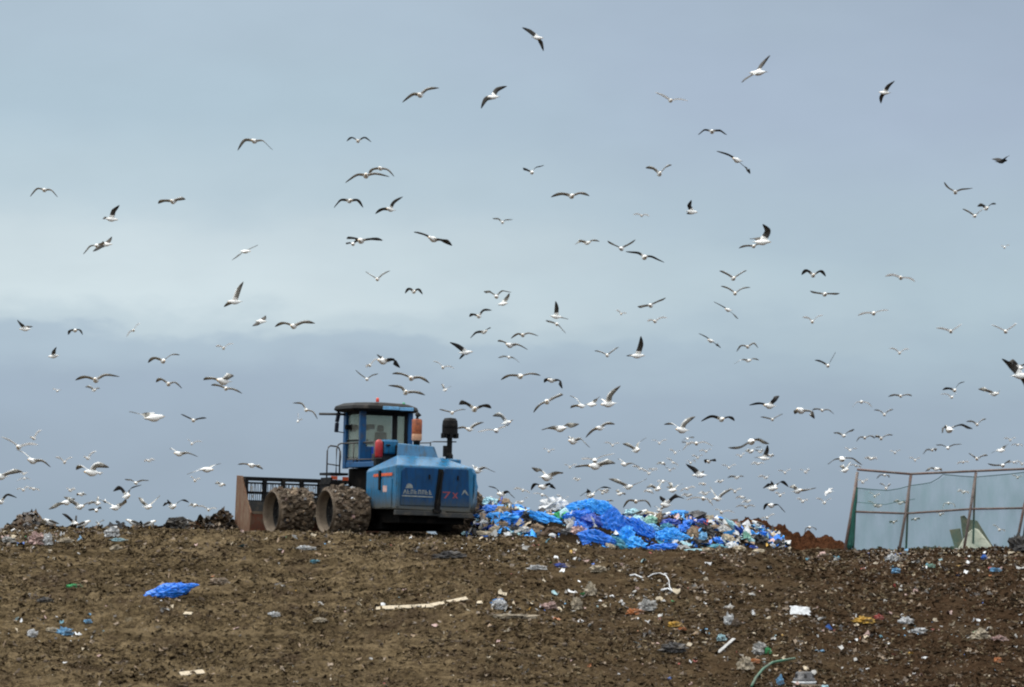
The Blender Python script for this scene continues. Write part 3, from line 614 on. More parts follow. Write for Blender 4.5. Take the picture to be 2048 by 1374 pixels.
for (u, v, w, h, c, ang, kd) in BAGS:
    part = 'left end' if u < 1060 else ('middle' if u < 1250 else ('right half' if u < 1470 else 'right tip'))
    size = 'small' if w*h < 260 else ('big' if w*h > 1100 else '')
    thing_ = 'plastic sheet' if kd == 's' else 'refuse bag'
    d = f"{size} {WORDS[c]} {thing_} on the {part} of the heap".strip()
    p = hit(u, v); k = p.y/F; mb = MB(); rot = Matrix.Rotation(R(-ang), 3, 'Y')
    if kd == 's':
        bag_mesh(mb, (0, 0, 0), (w*k*1.1, .34, h*k*1.25), rot, u*.31, 0, 48, 28, .34, .1, .14)
    else:
        bag_mesh(mb, (0, 0, 0), (w*k*1.08, min(w, h*1.5)*k*.8, h*k*1.15), rot, u*.37+v, 0, 22, 13, crump=.30, jag=.45)
    o = mb.build('plastic_sheet' if kd == 's' else 'refuse_bag', 'litter_'+c, None, False); o.location = W(u, v, p.y-.02)
    tag(o, None, 'plastic sheet' if kd == 's' else 'bag', 'bags and sheets of the refuse heap'); pairs.append((o, d, u))
settle(pairs)

# ------------------------------------------------------------------ landfill compactor (local x = its right, y = forward, rear axle at y = 0)
TH = R(27); CX = (803.5-1024)/F*120
M = empty('landfill_compactor', (CX, 120, -.03), (0, R(1.5), TH))
tag(M, 'blue landfill compactor with caked steel drums and a rusty slotted blade, seen from behind', 'compactor')
def part(mb, name, m, parent=M, **k): return mb.build(name, m, parent, **k)
# ---- engine body
bl, br, yr, yf = -1.36, 1.36, -2.37, -.15
v = [(bl, yr, .80), (br, yr, .74), (br+.04, yf, .80), (bl-.02, yf, .82),          # bottom
     (bl, yr, 2.20), (br, yr, 2.18), (br+.02, yf, 2.12), (bl-.02, yf, 2.0),        # upper edge
     (-.98, -1.62, 2.53), (.62, -1.62, 2.50), (.9, yf, 2.46), (-1.30, yf, 2.10)]
f_ = [(3, 2, 1, 0), (0, 1, 5, 4), (1, 2, 6, 5), (2, 3, 7, 6), (3, 0, 4, 7), (4, 5, 9, 8), (5, 6, 10, 9), (6, 7, 11, 10), (7, 4, 8, 11), (8, 9, 10), (8, 10, 11)]
body = part(MB().add(v, f_), 'engine_body', 'blue_paint', bevel=.035)
mb = MB()                                               # raised hood over the engine
hv = [(-.93, -1.48, 2.45), (.55, -1.48, 2.45), (.62, .3, 2.30), (-.42, -.35, 2.30), (-.86, -1.36, 2.92), (.45, -1.36, 2.86), (.5, .3, 2.92), (-.38, -.40, 2.96)]
mb.add(hv, [(0, 1, 5, 4), (1, 2, 6, 5), (2, 3, 7, 6), (3, 0, 4, 7), (4, 5, 6, 7)]); part(mb, 'hood', 'blue_paint', bevel=.04)
mb = MB(); mb.box((.95, -1.3, 2.30), (.55, .9, .35)); part(mb, 'shoulder_box', 'blue_paint', bevel=.05)
# rear doors stand proud of the rear face, dark slot between them
def door(x0, x1, slant, name):
    mb = MB(); z0, z1 = .93, 2.13; p = [(x0, yr-.035, z0), (x1, yr-.035, z0), (x1+slant, yr-.035, z1-.02), (x1+slant-.10, yr-.035, z1), (x0+.13, yr-.035, z1), (x0+.02, yr-.035, z1-.12)]
    mb.prism(p, (0, .07, 0)); return part(mb, name, 'blue_panel', bevel=.015)
dl = door(-1.20, -.02, .12, 'rear_door'); dr = door(.20, 1.22, -.06, 'rear_door')
for dd, xx in ((dl, .0), (dr, 1.0)):
    mb = MB(); mb.box((xx-.22, yr-.045, 1.85), (.05, .03, .14)); part(mb, 'latch', 'black_metal', dd)
mb = MB(); mb.prism([(-.02, yr-.05, .80), (.17, yr-.05, .80), (.27, yr-.05, 2.10), (.11, yr-.05, 2.12)], (0, .04, 0)); part(mb, 'door_slot', 'black_metal')
mb = MB(); mb.tube([(.24, yr-.08, 2.02), (.10, yr-.10, 1.2), (.04, yr-.08, .86)], .035, 8); mb.box((.05, yr-.09, .78), (.26, .12, .10)); part(mb, 'tow_pin', 'black_metal')
mb = MB(); mb.box((-.5, yr+.02, .70), (1.75, .16, .16)); mb.box((.75, yr+.03, .66), (1.2, .2, .16)); part(mb, 'rear_bumper', 'dark_grey', bevel=.02)
mb = MB(); mb.box((-.05, yr+.25, .52), (1.1, .08, .05)); part(mb, 'drain_bar', 'muddy_steel')
# vertical ribs beside the doors
mb = MB(); mb.box((-1.30, yr-.02, 1.5), (.07, .05, 1.25)); part(mb, 'corner_rib', 'blue_paint', bevel=.01)
mb = MB(); mb.tube([(1.33, yr+.03, .8), (1.43, yr+.05, 1.1), (1.48, yr+.1, 1.6), (1.42, yr+.1, 1.95), (1.32, yr+.08, 2.12)], .09, 10); part(mb, 'side_guard', 'blue_paint', smooth=True)
# emblem and lettering (worn beyond reading in the photograph)
def onrear(mb, poly, t=.006, mi=0, y=yr-.043): mb.prism([(x, y, z) for x, z in poly], (0, t, 0), mi)
mb = MB(); r_ = random.Random(3)
onrear(mb, [(-1.05+.0, 1.47), (-.78, 1.47), (-.80, 1.55), (-.86, 1.61), (-.94, 1.625), (-1.0, 1.58)])
x = -1.12
for k, wd in enumerate((.13, .12, .12, .13, .12, .12, .13, .12)):
    z0, z1 = 1.29, 1.43
    if k == 0: onrear(mb, [(x, z0), (x+.035, z0), (x+.08, z1), (x+.05, z1)]); onrear(mb, [(x+.08, z1), (x+.055, z1), (x+.095, z0), (x+.12, z0)], y=yr-.046)
    elif k in (2, 4, 5):
        onrear(mb, [(x, z0), (x+.03, z0), (x+.03, z1), (x, z1)]); onrear(mb, [(x+.03, z1-.03), (x+wd-.03, z1-.03), (x+wd-.03, z1), (x+.03, z1)]); onrear(mb, [(x+wd-.055, z0), (x+wd-.03, z0), (x+wd-.03, z1-.03), (x+wd-.055, z1-.03)])
    else:
        onrear(mb, [(x, z0), (x+.03, z0), (x+.03, z1), (x, z1)]); onrear(mb, [(x+.03, z0), (x+wd-.03, z0), (x+wd-.03, z0+.03), (x+.03, z0+.03)]); onrear(mb, [(x+.03, z0+.055), (x+wd-.045, z0+.055), (x+wd-.045, z0+.085), (x+.03, z0+.085)])
    x += wd+.005
onrear(mb, [(-1.16, 1.21), (-.08, 1.20), (-.08, 1.235), (-1.16, 1.25)])
part(mb, 'worn_lettering', 'decal_white', dl)
mb = MB(); onrear(mb, [(.26, 1.40), (.54, 1.40), (.37, 1.19), (.31, 1.19), (.45, 1.365), (.26, 1.365)]); onrear(mb, [(.60, 1.38), (.65, 1.38), (.80, 1.20), (.75, 1.20)]); onrear(mb, [(.75, 1.38), (.80, 1.38), (.66, 1.20), (.61, 1.20)], y=yr-.046)
part(mb, 'red_numeral', 'decal_red', dr)
mb = MB(); onrear(mb, [(.93, 1.30), (.99, 1.46), (1.06, 1.48), (1.19, 1.30), (1.10, 1.33), (1.04, 1.41)]); part(mb, 'peak_emblem', 'decal_white', dr)
# left side face: reflective strip, handle, faded sticker
def onleft(mb, poly, t=.008, x=bl-.028): mb.prism([(x+.0, y, z) for y, z in poly], (t, 0, 0))
mb = MB(); onleft(mb, [(-2.12, 1.86), (-1.32, 1.85), (-1.32, 1.94), (-2.12, 1.95)]); part(mb, 'reflective_strip', 'orange_tape')
mb = MB(); onleft(mb, [(-1.10, 1.84), (-.72, 1.83), (-.72, 1.92), (-1.10, 1.93)]); part(mb, 'reflective_strip', 'orange_tape')
mb = MB(); mb.box((bl-.04, -1.22, 1.72), (.05, .13, .62)); part(mb, 'door_handle', 'black_metal', bevel=.01)
mb = MB(); onleft(mb, [(-1.75, 1.35), (-1.45, 1.35), (-1.45, 1.55), (-1.75, 1.55)]); part(mb, 'faded_sticker', 'litter_pink')
mb = MB(); onleft(mb, [(-2.1, .86), (-1.3, .86), (-1.3, 1.75), (-2.1, 1.78)], .006, bl-.022); part(mb, 'side_door', 'blue_paint', bevel=.004)
# ---- exhaust and air intake
mb = MB(); mb.lathe([(0, 2.86), (.10, 2.86), (.11, 3.0), (.15, 3.03)], (-.12, -1.2, 0), 16); pz = part(mb, 'exhaust_base', 'black_metal', smooth=True)
mb = MB(); mb.lathe([(.15, 3.03), (.165, 3.06), (.165, 3.22), (.16, 3.24)], (-.12, -1.2, 0), 20); part(mb, 'exhaust_band', 'exhaust_pale', smooth=True)
mb = MB(); mb.lathe([(.16, 3.24), (.165, 3.26), (.165, 3.68), (.13, 3.72), (0, 3.72)], (-.12, -1.2, 0), 20)
part(mb, 'muffler', 'exhaust_rust', smooth=True)
mb = MB(); mb.tube([(-.12, -1.2, 3.70), (-.12, -1.2, 3.83), (-.06, -1.22, 3.90)], [.085, .085, .095], 12); part(mb, 'exhaust_tip', 'black_metal', smooth=True)
ix, iy = .93, -1.45
mb = MB(); mb.lathe([(.12, 2.3), (.12, 2.6), (.085, 2.66), (.085, 3.25)], (ix, iy, 0), 14); mb.box((ix-.13, iy, 2.72), (.14, .14, .35)); part(mb, 'intake_pipe', 'black_metal', smooth=False)
mb = MB(); mb.lathe([(.10, 3.15), (.10, 3.62), (.23, 3.60), (.255, 3.50), (.255, 3.26), (.235, 3.26), (.235, 3.45), (.12, 3.5)], (ix, iy, 0), 20)
mb.lathe([(0, 3.80), (.18, 3.78), (.235, 3.70), (.255, 3.55), (.255, 3.45)], (ix, iy, 0), 20)
for q in range(6):
    a = q*math.pi/3+.3; mb.box((ix+.235*math.cos(a), iy+.235*math.sin(a), 3.22), (.09, .09, .16))
part(mb, 'precleaner', 'black_metal', smooth=False)
mb = MB(); mb.tube([(.42, -1.1, 2.55), (.42, -1.1, 3.0), (.5, -1.2, 3.02), (1.15, -1.5, 3.03)], .022, 6); mb.tube([(.42, -1.1, 2.98), (.1, -.8, 2.97)], .022, 6); part(mb, 'hand_rail', 'rail_steel')
# ---- chassis
mb = MB(); mb.box((0, 1.0, 1.52), (1.7, 2.8, 1.30)); mb.box((0, 3.6, 1.15), (1.5, 3.0, .9)); mb.box((0, 0, .72), (2.75, .7, .6)); mb.box((0, 4.30, .72), (2.75, .7, .6)); mb.box((0, -1.2, .62), (2.3, 2.0, .5)); mb.box((.1, 1.6, .42), (2.5, 5.0, .5)); part(mb, 'chassis', 'dark_frame', bevel=.03)
mb = MB(); mb.box((0, 5.3, 1.0), (1.5, 1.2, .5)); mb.tube([(-.8, 4.2, 1.3), (-.8, 6.1, .7)], .09); mb.tube([(.8, 4.2, 1.3), (.8, 6.1, .7)], .09); part(mb, 'blade_arms', 'dark_frame')
# ---- platform with steps and rails
mb = MB(); mb.box((-.32, 1.05, 2.27), (1.44, 2.3, .17)); part(mb, 'platform', 'cab_blue', bevel=.02)
mb = MB(); mb.box((-1.32, 2.5, 1.97), (.62, .9, .08)); mb.box((-1.40, 2.4, 1.66), (.6, .9, .07)); mb.box((-1.62, 2.4, 1.5), (.06, .8, .7)); part(mb, 'steps', 'black_metal')
mb = MB(); mb.box((-1.52, 2.02, 1.84), (.22, .03, .11)); part(mb, 'reflective_strip', 'orange_tape'); mb = MB(); mb.box((-1.12, 2.02, 1.82), (.20, .03, .12)); part(mb, 'reflective_strip', 'orange_tape')
def rail(pts, name='hand_rail', r=.026): part(MB().tube(pts, r, 8), name, 'rail_steel', smooth=True)
def pl(u, v_, y):   # a point of the machine at local depth y that shows at photo pixel (u, v)
    return ((u-803.5+28.1*y)/55.2, y, (VH-v_)/62.0)
rail([pl(645, 955, 2.9), pl(645, 900, 2.9), pl(647, 892, 2.9), pl(651, 889, 2.9), pl(663, 890, 2.9), pl(668, 893, 2.9), pl(670, 900, 2.9), pl(670, 948, 2.9)])
rail([pl(645, 926, 2.9), pl(670, 929, 2.9)], 'rail_bar', .02)
rail([pl(664, 948, 2.7), pl(664, 896, 2.7), pl(667, 887, 2.7), pl(672, 884, 2.7), pl(700, 884, 1.9), pl(745, 883, .6)])
rail([pl(672, 948, 2.4), pl(673, 912, 2.4), pl(672, 900, 2.5)], 'rail_post')
rail([pl(688, 918, 1.9), pl(745, 918, .6)], 'rail_bar', .022)
rail([pl(745, 938, .6), pl(745, 883, .6)], 'rail_post', .03)
rail([pl(700, 938, 1.9), pl(700, 884, 1.9)], 'rail_post', .02)
# fire extinguisher strapped to the rail
c = pl(755, 899, -.12)
mb = MB(); mb.lathe([(0, -.28), (.11, -.27), (.125, -.22), (.125, .2), (.10, .27), (.04, .31), (0, .31)], c, 16); ext = part(mb, 'fire_extinguisher', 'red_paint', smooth=True)
mb = MB(); mb.box((c[0]+.13, c[1], c[2]+.05), (.06, .12, .42)); mb.box((c[0], c[1], c[2]-.42), (.28, .2, .24)); part(mb, 'extinguisher_bracket', 'black_metal', ext, bevel=.02)
# side box between platform and hood
mb = MB(); mb.box((-.455, .30, 2.84), (.53, .66, .46)); sb = part(mb, 'side_box', 'blue_paint', bevel=.06)
mb = MB(); mb.lathe([(0, -.03), (.07, -.03), (.075, 0), (.05, .02)], (-.58, -.05, 2.90), 12, axis='Z'); part(mb, 'filler_cap', 'black_metal', sb)
mb = MB(); mb.box((-.26, -.18, 2.74), (.16, .3, .34)); part(mb, 'bellows', 'black_metal', bevel=.04)
mb = MB(); mb.box((-.33, .5, 2.46), (.80, .8, .34)); part(mb, 'under_box', 'dark_grey', bevel=.03)
# ---- cab
x0, x1, y0, y1, z0, z1 = -.86, .86, 1.35, 2.62, 2.27, 4.14
mb = MB(); mb.box((-.42, y0+.03, 2.58), (.80, .06, .60)); mb.box((.5, y0+.05, 2.62), (.72, .08, .70)); mb.box((0, y1, 2.42), (1.72, .06, .30)); mb.box((x1, 1.98, 2.6), (.06, 1.2, .68)); mb.box((x0+.01, 2.2, 2.36), (.05, .8, .18))
cab = part(mb, 'cab', 'cab_blue', bevel=.02)
mb = MB(); mb.box((-.32, y0-.01, 2.6), (.42, .03, .55)); part(mb, 'cab_grille', 'litter_royal', cab)
def post(x, y, wx, wy, m='cab_blue', n='post', lean=0): 
    mb = MB(); mb.prism([(x-wx/2, y-wy/2, z0-.1), (x+wx/2, y-wy/2, z0-.1), (x+wx/2, y+wy/2, z0-.1), (x-wx/2, y+wy/2, z0-.1)], (lean, 0, z1-z0+.12)); part(mb, n, m, cab, bevel=.012)
post(x0, y0, .21, .12); post(x0+.0, y1, .13, .22); post(x1-.02, y0, .17, .12); post(x1, y1, .12, .12)
post(.30, y0+.0, .16, .06, 'black_metal', 'window_divider'); post(x1-.17, y0, .10, .05, 'black_metal', 'window_divider')
mb = MB(); mb.box((0, y0+.02, 4.0), (1.55, .06, .20)); mb.box((x0, 2.0, 4.02), (.05, 1.1, .18)); mb.box((0, y1, 4.04), (1.6, .05, .14)); part(mb, 'window_header', 'black_metal', cab)
mb = MB(); mb.box((x0, 2.02, 3.08), (.05, 1.1, .05)); part(mb, 'door_bar', 'black_metal', cab)
def pane(p, e_): part(MB().prism(p, e_), 'window_pane', 'cab_glass', cab)
pane([(x0+.1, y0+.02, 2.92), (.23, y0+.02, 2.92), (.23, y0+.02, 3.93), (x0+.1, y0+.02, 3.93)], (0, .012, 0))
pane([(.37, y0+.02, 2.96), (x1-.2, y0+.02, 2.96), (x1-.2, y0+.02, 3.93), (.37, y0+.02, 3.93)], (0, .012, 0))
pane([(x0+.02, y0+.08, 2.46), (x0+.02, y1-.12, 2.46), (x0+.02, y1-.12, 3.95), (x0+.02, y0+.08, 3.95)], (.012, 0, 0))
pane([(x0+.1, y1-.01, 2.56), (x1-.1, y1-.01, 2.56), (x1-.1, y1-.01, 3.98), (x0+.1, y1-.01, 3.98)], (0, .012, 0))
pane([(x1-.02, y0+.08, 2.94), (x1-.02, y1-.08, 2.94), (x1-.02, y1-.08, 3.97), (x1-.02, y0+.08, 3.97)], (.012, 0, 0))
# roof: eight sided slab with a domed top, blue trim at the back
def ring(sx, sy, z, cy=1.98, cx=-.10): 
    c_ = .38; pts = [(-sx, -sy+c_), (-sx+c_, -sy), (sx-c_, -sy), (sx, -sy+c_), (sx, sy-c_), (sx-c_, sy), (-sx+c_, sy), (-sx, sy-c_)]
    return [(cx+x, cy+y, z) for x, y in pts]
rv = ring(1.12, 1.02, 4.02)+ring(1.20, 1.10, 4.09)+ring(1.16, 1.06, 4.20)+ring(.95, .85, 4.30)+ring(.45, .45, 4.34); ff = [tuple(range(8))[::-1], tuple(32+q for q in range(8))]
for r_ in range(4): ff += [(r_*8+q, r_*8+(q+1) % 8, (r_+1)*8+(q+1) % 8, (r_+1)*8+q) for q in range(8)]
roof = part(MB().add(rv, ff), 'roof', 'black_metal', cab, bevel=.02)
mb = MB(); mb.box((-.10, .835, 4.13), (.56, .05, .11)); mb.box((.46, .85, 4.12), (.50, .05, .11)); part(mb, 'roof_trim', 'litter_light_blue', cab, bevel=.012)
mb = MB(); mb.lathe([(.05, 4.33), (.055, 4.36), (.05, 4.44), (.025, 4.47), (0, 4.475)], (-.42, 1.2, 0), 14); part(mb, 'beacon', 'red_lens', cab, smooth=True)
mb = MB(); mb.lathe([(.05, 4.26), (.05, 4.33), (.02, 4.36), (0, 4.36)], (.55, 1.25, 0), 12); part(mb, 'marker_lamp', 'green_lens', cab, smooth=True)
# operator seat, steering column and screen seen through the glass
mb = MB(); mb.box((-.02, 1.75, 3.0), (.50, .14, .75), taper=.82); mb.box((-.02, 1.95, 2.66), (.52, .5, .14)); mb.box((-.02, 1.78, 3.50), (.26, .11, .22), taper=.8); part(mb, 'seat', 'seat_fabric', cab, bevel=.05)
mb = MB(); mb.box((-.60, 2.35, 3.52), (.85, .10, .15)); mb.box((-.92+.15, 2.3, 3.50), (.16, .16, .24)); mb.tube([(-.3, 2.5, 2.6), (-.25, 2.25, 3.15)], .04); mb.box((-.42, 1.72, 3.0), (.3, .4, .07)); mb.box((-.20, 2.2, 3.56), (.30, .12, .16)); part(mb, 'console', 'black_metal', cab, bevel=.015)
# mirrors on a bracket
def mirror(u, v_, hgt):
    c = pl(u, v_, 2.65); mb = MB(); mb.box((0, 0, 0), (.14, .07, hgt)); o = part(mb, 'mirror', 'mirror_shell', bevel=.025); o.location = c; return o
mirror(665, 831, .34).rotation_euler = (0, R(12), 0); mirror(663, 852, .32).rotation_euler = (0, R(4), 0)
part(MB().tube([pl(690, 825, 2.6), pl(664, 825, 2.65), pl(628, 826, 2.7)], .045, 6), 'lamp_bar', 'rail_steel')
part(MB().tube([pl(690, 863, 2.6), pl(668, 861, 2.65), pl(663, 858, 2.65), pl(667, 818, 2.65), pl(690, 812, 2.6)], .018, 6), 'mirror_bracket', 'rail_steel')
# ---- drums
def drum(sx, yc, seed):
    xo, xi = sx*2.74, sx*1.42; mb = MB(); r_ = random.Random(seed)
    mb.lathe([(.655, xo), (.685, xo), (.685, xi), (.655, xi)], (0, yc, .70), 40, 0, 'X')
    w = part(mb, 'drum', 'muddy_steel', smooth=False)
    d_ = sx*-1
    mb = MB(); mb.lathe([(.685, xo), (.655, xo), (.62, xo+d_*.14), (.60, xo+d_*.33), (.30, xo+d_*.40), (.20, xo+d_*.30), (0, xo+d_*.30)], (0, yc, .70), 40, [0]*120+[1]*(40*3), 'X')
    part(mb, 'rim', ['muddy_steel', 'black_metal'], w, smooth=True)
    mb = MB()
    for q in range(10):
        a = 2*math.pi*q/10; mb.tube([(xo+d_*.40, yc+.44*math.sin(a), .70+.44*math.cos(a)), (xo+d_*.33, yc+.44*math.sin(a), .70+.44*math.cos(a))], .03, 6)
    part(mb, 'hub_bolts', 'dark_grey', w)
    mb = MB()                                   # teeth in five rows
    for row in range(5):
        for q in range(12):
            a = 2*math.pi*(q+.5*(row % 2))/12; x_ = xo+d_*(.14+row*.26)
            rot = Matrix.Rotation(-a, 3, 'X'); mb.box(Vector((x_, yc, .70))+rot @ Vector((0, 0, .735)), (.14, .16, .13), 0, rot, .7)
    part(mb, 'teeth', 'muddy_steel', w)
    mb = MB()                                   # refuse and mud packed between the teeth
    mats_ = ['mud_cake', 'litter_tan', 'litter_cream', 'litter_charcoal', 'litter_pale_grey', 'litter_brown', 'litter_white', 'litter_pink', 'muddy_steel']
    for q in range(400):
        a = r_.uniform(0, 2*math.pi); x_ = xo+d_*r_.uniform(.12, 1.28); s_ = r_.uniform(.02, .09)*(1 if r_.random() < .85 else 1.8)
        rr = .71+r_.uniform(.0, .10); mi = r_.choices(range(9), [34, 9, 4, 6, 3, 9, 2.0, 2.0, 10])[0]
        if mi in (2, 4, 6, 7): s_ *= .6
        c = Vector((x_, yc+rr*math.sin(a), .70+rr*math.cos(a)))
        n0 = len(mb.v); rot = Matrix.Rotation(r_.uniform(0, 6), 3, Vector((r_.random(), r_.random(), r_.random()+.1)).normalized())
        pts = [(-1, 0, 0), (1, 0, 0), (0, -1, 0), (0, 1, 0), (0, 0, 1), (0, 0, -1), (.7, .7, .3), (-.7, .6, .4), (.6, -.7, .5), (-.6, -.7, .35)]
        vs = [c+rot @ (Vector(p)*s_*r_.uniform(.6, 1.1)) for p in pts]
        mb.add(vs, [(4, 6, 7), (4, 7, 9), (4, 9, 8), (4, 8, 6), (6, 3, 7), (7, 0, 9), (9, 2, 8), (8, 1, 6), (6, 1, 5), (6, 5, 3), (3, 5, 7), (7, 5, 0), (0, 5, 9), (9, 5, 2), (2, 5, 8), (8, 5, 1)], mi)
    n1_, n2_ = 72, 22
    for i_ in range(n2_+1):
        for k_ in range(n1_):
            a = 2*math.pi*k_/n1_; x_ = xo+d_*(.05+1.25*i_/n2_); q = Vector((x_*1.0, math.sin(a)*2.2, math.cos(a)*2.2+seed))
            rr = .66+max(0, .085+.13*MN.noise(q*2.2)+.07*MN.noise(q*6)+.03*MN.noise(q*14))*(.2 if i_ in (0, n2_) else 1)
            mb.v.append((x_, yc+rr*math.sin(a), .70+rr*math.cos(a)))
    o0 = len(mb.v)-(n2_+1)*n1_
    for i_ in range(n2_):
        for k_ in range(n1_): mb.f.append((o0+i_*n1_+k_, o0+(i_+1)*n1_+k_, o0+(i_+1)*n1_+(k_+1) % n1_, o0+i_*n1_+(k_+1) % n1_)); mb.m.append(0)
    part(mb, 'caked_refuse', mats_, w)
for sx in (-1, 1):
    for yc in (0, 4.30): drum(sx, yc, 5+sx+int(yc))
# ---- blade
bx0, bx1, by = -2.80, 2.80, 6.0
mb = MB(); mb.box((0, by, .33), (5.5, .10, .66)); blade = part(mb, 'blade', 'rust_red')
mb = MB(); mb.prism([(bx0, by-.05, -.05), (bx0, by-.12, .7), (bx0, by+.22, 1.1), (bx0, by+.72, 1.93), (bx0, by+1.15, 1.95), (bx0, by+1.25, -.05)], (.06, 0, 0)); part(mb, 'end_plate', 'rust', blade, bevel=.01); mb = MB(); mb.prism([(bx1, by-.05, 0), (bx1, by-.12, .7), (bx1, by+.22, 1.1), (bx1, by+.72, 1.93), (bx1, by+1.15, 1.95), (bx1, by+1.25, 0)], (-.06, 0, 0)); part(mb, 'end_plate', 'rust', blade, bevel=.01)
ya = by+.62
mb = MB(); mb.box((0, by+.02, .70), (5.4, .16, .09)); part(mb, 'ledge', 'muddy_steel', blade)
mb = MB(); mb.box((0, by+.12, .90), (5.5, .06, .36)); part(mb, 'mid_panel', 'dark_grey', blade)
mb = MB(); mb.box((0, ya, 1.84), (5.5, .14, .13)); mb.box((0, ya, 1.70), (5.4, .05, .06)); mb.box((0, ya, 1.375), (5.4, .06, .09)); mb.box((0, ya, 1.09), (5.4, .06, .07))
for q in range(9): mb.box((bx0+.1+q*.675, ya-.06, 1.45), (.11, .16, .85))
part(mb, 'blade_frame', 'black_metal', blade)
mb = MB(); r_ = random.Random(2)
for q in range(76):
    x_ = bx0+.12+q*.072
    mb.tube([(x_, ya, 1.08), (x_+r_.uniform(-.02, .02), ya, 1.36)], .014, 4); mb.tube([(x_+.02, ya, 1.40), (x_+r_.uniform(-.02, .05), ya, 1.68)], .014, 4)
for q in range(26): mb.box((r_.uniform(bx0+.2, bx1-.2), ya, r_.choice((1.15, 1.25, 1.45, 1.55, 1.6))), (r_.uniform(.03, .1), .04, r_.uniform(.05, .12)), 1)
part(mb, 'grille_bars', ['dark_grey', 'litter_pale_grey'], blade)

# ------------------------------------------------------------------ litter catching fence
FY = 119.0
fo = W(1870, 1100, FY); fz = H(fo.x, FY); fence = empty('litter_fence', (fo.x, FY, float(fz)))
tag(fence, 'tall leaning steel pipe fence hung with thin green litter netting', 'fence')
def fp(u, v_, dy=0): return W(u, v_, FY+dy)-fence.location
def pipe(name, pts, r=.035, m='fence_steel', n=8): return MB().tube(pts, r, n).build(name, m, fence, True)
pipe('post', [fp(1688, 1108, -.5), fp(1703, 1023, -.15), fp(1715, 944)], .045)
pipe('brace', [fp(1706, 1106, .9), fp(1710, 1030, .4), fp(1714, 948)], .035)
pipe('post', [fp(1797, 1108, -.5), fp(1811, 1027, -.15), fp(1822, 950)], .045)
pipe('brace', [fp(1812, 1106, .9), fp(1815, 1030, .4), fp(1820, 955)], .035)
pipe('post', [fp(1927, 1104, -.5), fp(1941, 1018, -.15), fp(1952, 945)], .045)
pipe('brace', [fp(1946, 1103, .9), fp(1948, 1020, .4), fp(1951, 950)], .035)
pipe('post', [fp(2030, 1103, -.5), fp(2049, 1010, -.15), fp(2066, 936)], .045)
pipe('brace', [fp(2043, 1103, .9), fp(2056, 1010, .4), fp(2065, 940)], .035)
for a, b in (((1714, 939), (1821, 948)), ((1821, 948), (1952, 942)), ((1952, 942), (2068, 937)), ((2068, 937), (2180, 934))): pipe('top_rail', [fp(*a), fp(*b)], .038)
for a, b in (((1703, 1023), (1811, 1027)), ((1811, 1027), (1942, 1018)), ((1942, 1018), (2052, 1016)), ((2052, 1016), (2180, 1014))): pipe('middle_rail', [fp(*a, -.16), fp(*b, -.16)], .034)
# netting: a sagging sheet between its upper hem and the ground
top = [(1715, 976), (1745, 979), (1775, 981), (1800, 977), (1822, 971), (1845, 968), (1862, 965), (1878, 956), (1886, 949), (1920, 952), (1952, 954), (1985, 951), (2020, 948), (2068, 942), (2150, 940)]
tu = [t[0] for t in top]; tv = [t[1] for t in top]
vs = []; nu, nv = 90, 34
for j in range(nv+1):
    for i_ in range(nu+1):
        u = 1706+(2150-1706)*i_/nu; q = j/nv; vt = np.interp(u, tu, tv); vb = np.interp(u, [1706, 2150], [1106, 1100])
        uu = u+(1-q)*6; dy = -.16*q+.10*math.sin(u*.05)*q+.06*MN.noise(Vector((u*.02, q*3, 0)))
        vs.append(fp(uu, vt+(vb-vt)*q, dy))
top_m = len(vs); vs2 = [v_+Vector((0, .006, 0)) for v_ in vs]; g = lambda j, k: j*(nu+1)+k
mb = MB(); mb.add(vs, [(g(j, k), g(j, k+1), g(j+1, k+1), g(j+1, k)) for j in range(nv) for k in range(nu)])
net = mb.build('netting', 'green_netting', fence, True)
def hem(pts, r, name='net_hem'): MB().tube(pts, r, 6).build(name, 'net_dense', net, True)
hem([fp(u, v_) for u, v_ in top], .013)
hem([fp(1712, 1004), fp(1740, 1007), fp(1770, 1009), fp(1800, 1003), fp(1830, 998)], .009, 'net_fold')
hem([fp(1706, 1106, -.1), fp(1800, 1108), fp(1900, 1102), fp(2000, 1099), fp(2100, 1099)], .012)
# rolled net bundled round the end post
mb = MB(); mb.tube([fp(1714, 975, -.05), fp(1711, 1000, -.1), fp(1706, 1030, -.15), fp(1703, 1060, -.2), fp(1699, 1090, -.3), fp(1700, 1110, -.3)], [.03, .06, .08, .11, .13, .15], 10)
mb.build('net_bundle', 'net_dense', fence, True)
# boards leaning behind the netting
def board(name, pix, dy, ext, m, label, cat, loc_uv):
    o0 = W(*loc_uv, FY+dy[0]); P_ = [W(u, v_, FY+d)-o0 for (u, v_), d in zip(pix, dy)]
    mb = MB(); mb.prism(P_, ext); o = mb.build(name, m, None, False, .006); o.location = o0; tag(o, label, cat)
board('leaning_board', [(1899, 1060), (1921, 1057), (1929, 1100), (1912, 1104)], [1.9, 1.9, 1.3, 1.3], (0, .05, .01), ['board_dark'], 'shorter dark green board leaning behind the litter fence', 'board', (1912, 1104))
board('leaning_board', [(1921, 1033), (1929, 1031), (1936, 1039), (1955, 1042), (1986, 1093), (1960, 1098), (1928, 1099)], [1.6, 1.6, 1.6, 1.6, 1.0, 1.0, 1.0], (0, .06, .01), ['board_dark'], 'tall dark slanting board behind the litter fence, cut to a point', 'board', (1950, 1098))
board('tent_panel', [(1913, 1104), (1932, 1070), (1948, 1056), (1958, 1060), (1986, 1096), (1975, 1104)], [.75, .85, .9, .9, .7, .7], (0, .04, .01), ['board_cream'], 'pale cream three cornered panel in front of the dark boards', 'panel', (1950, 1104))
B('net_heap', 2040, 1088, 40, 34, 'charcoal', 'dark bundle of old netting at the foot of the last fence post', 'netting')

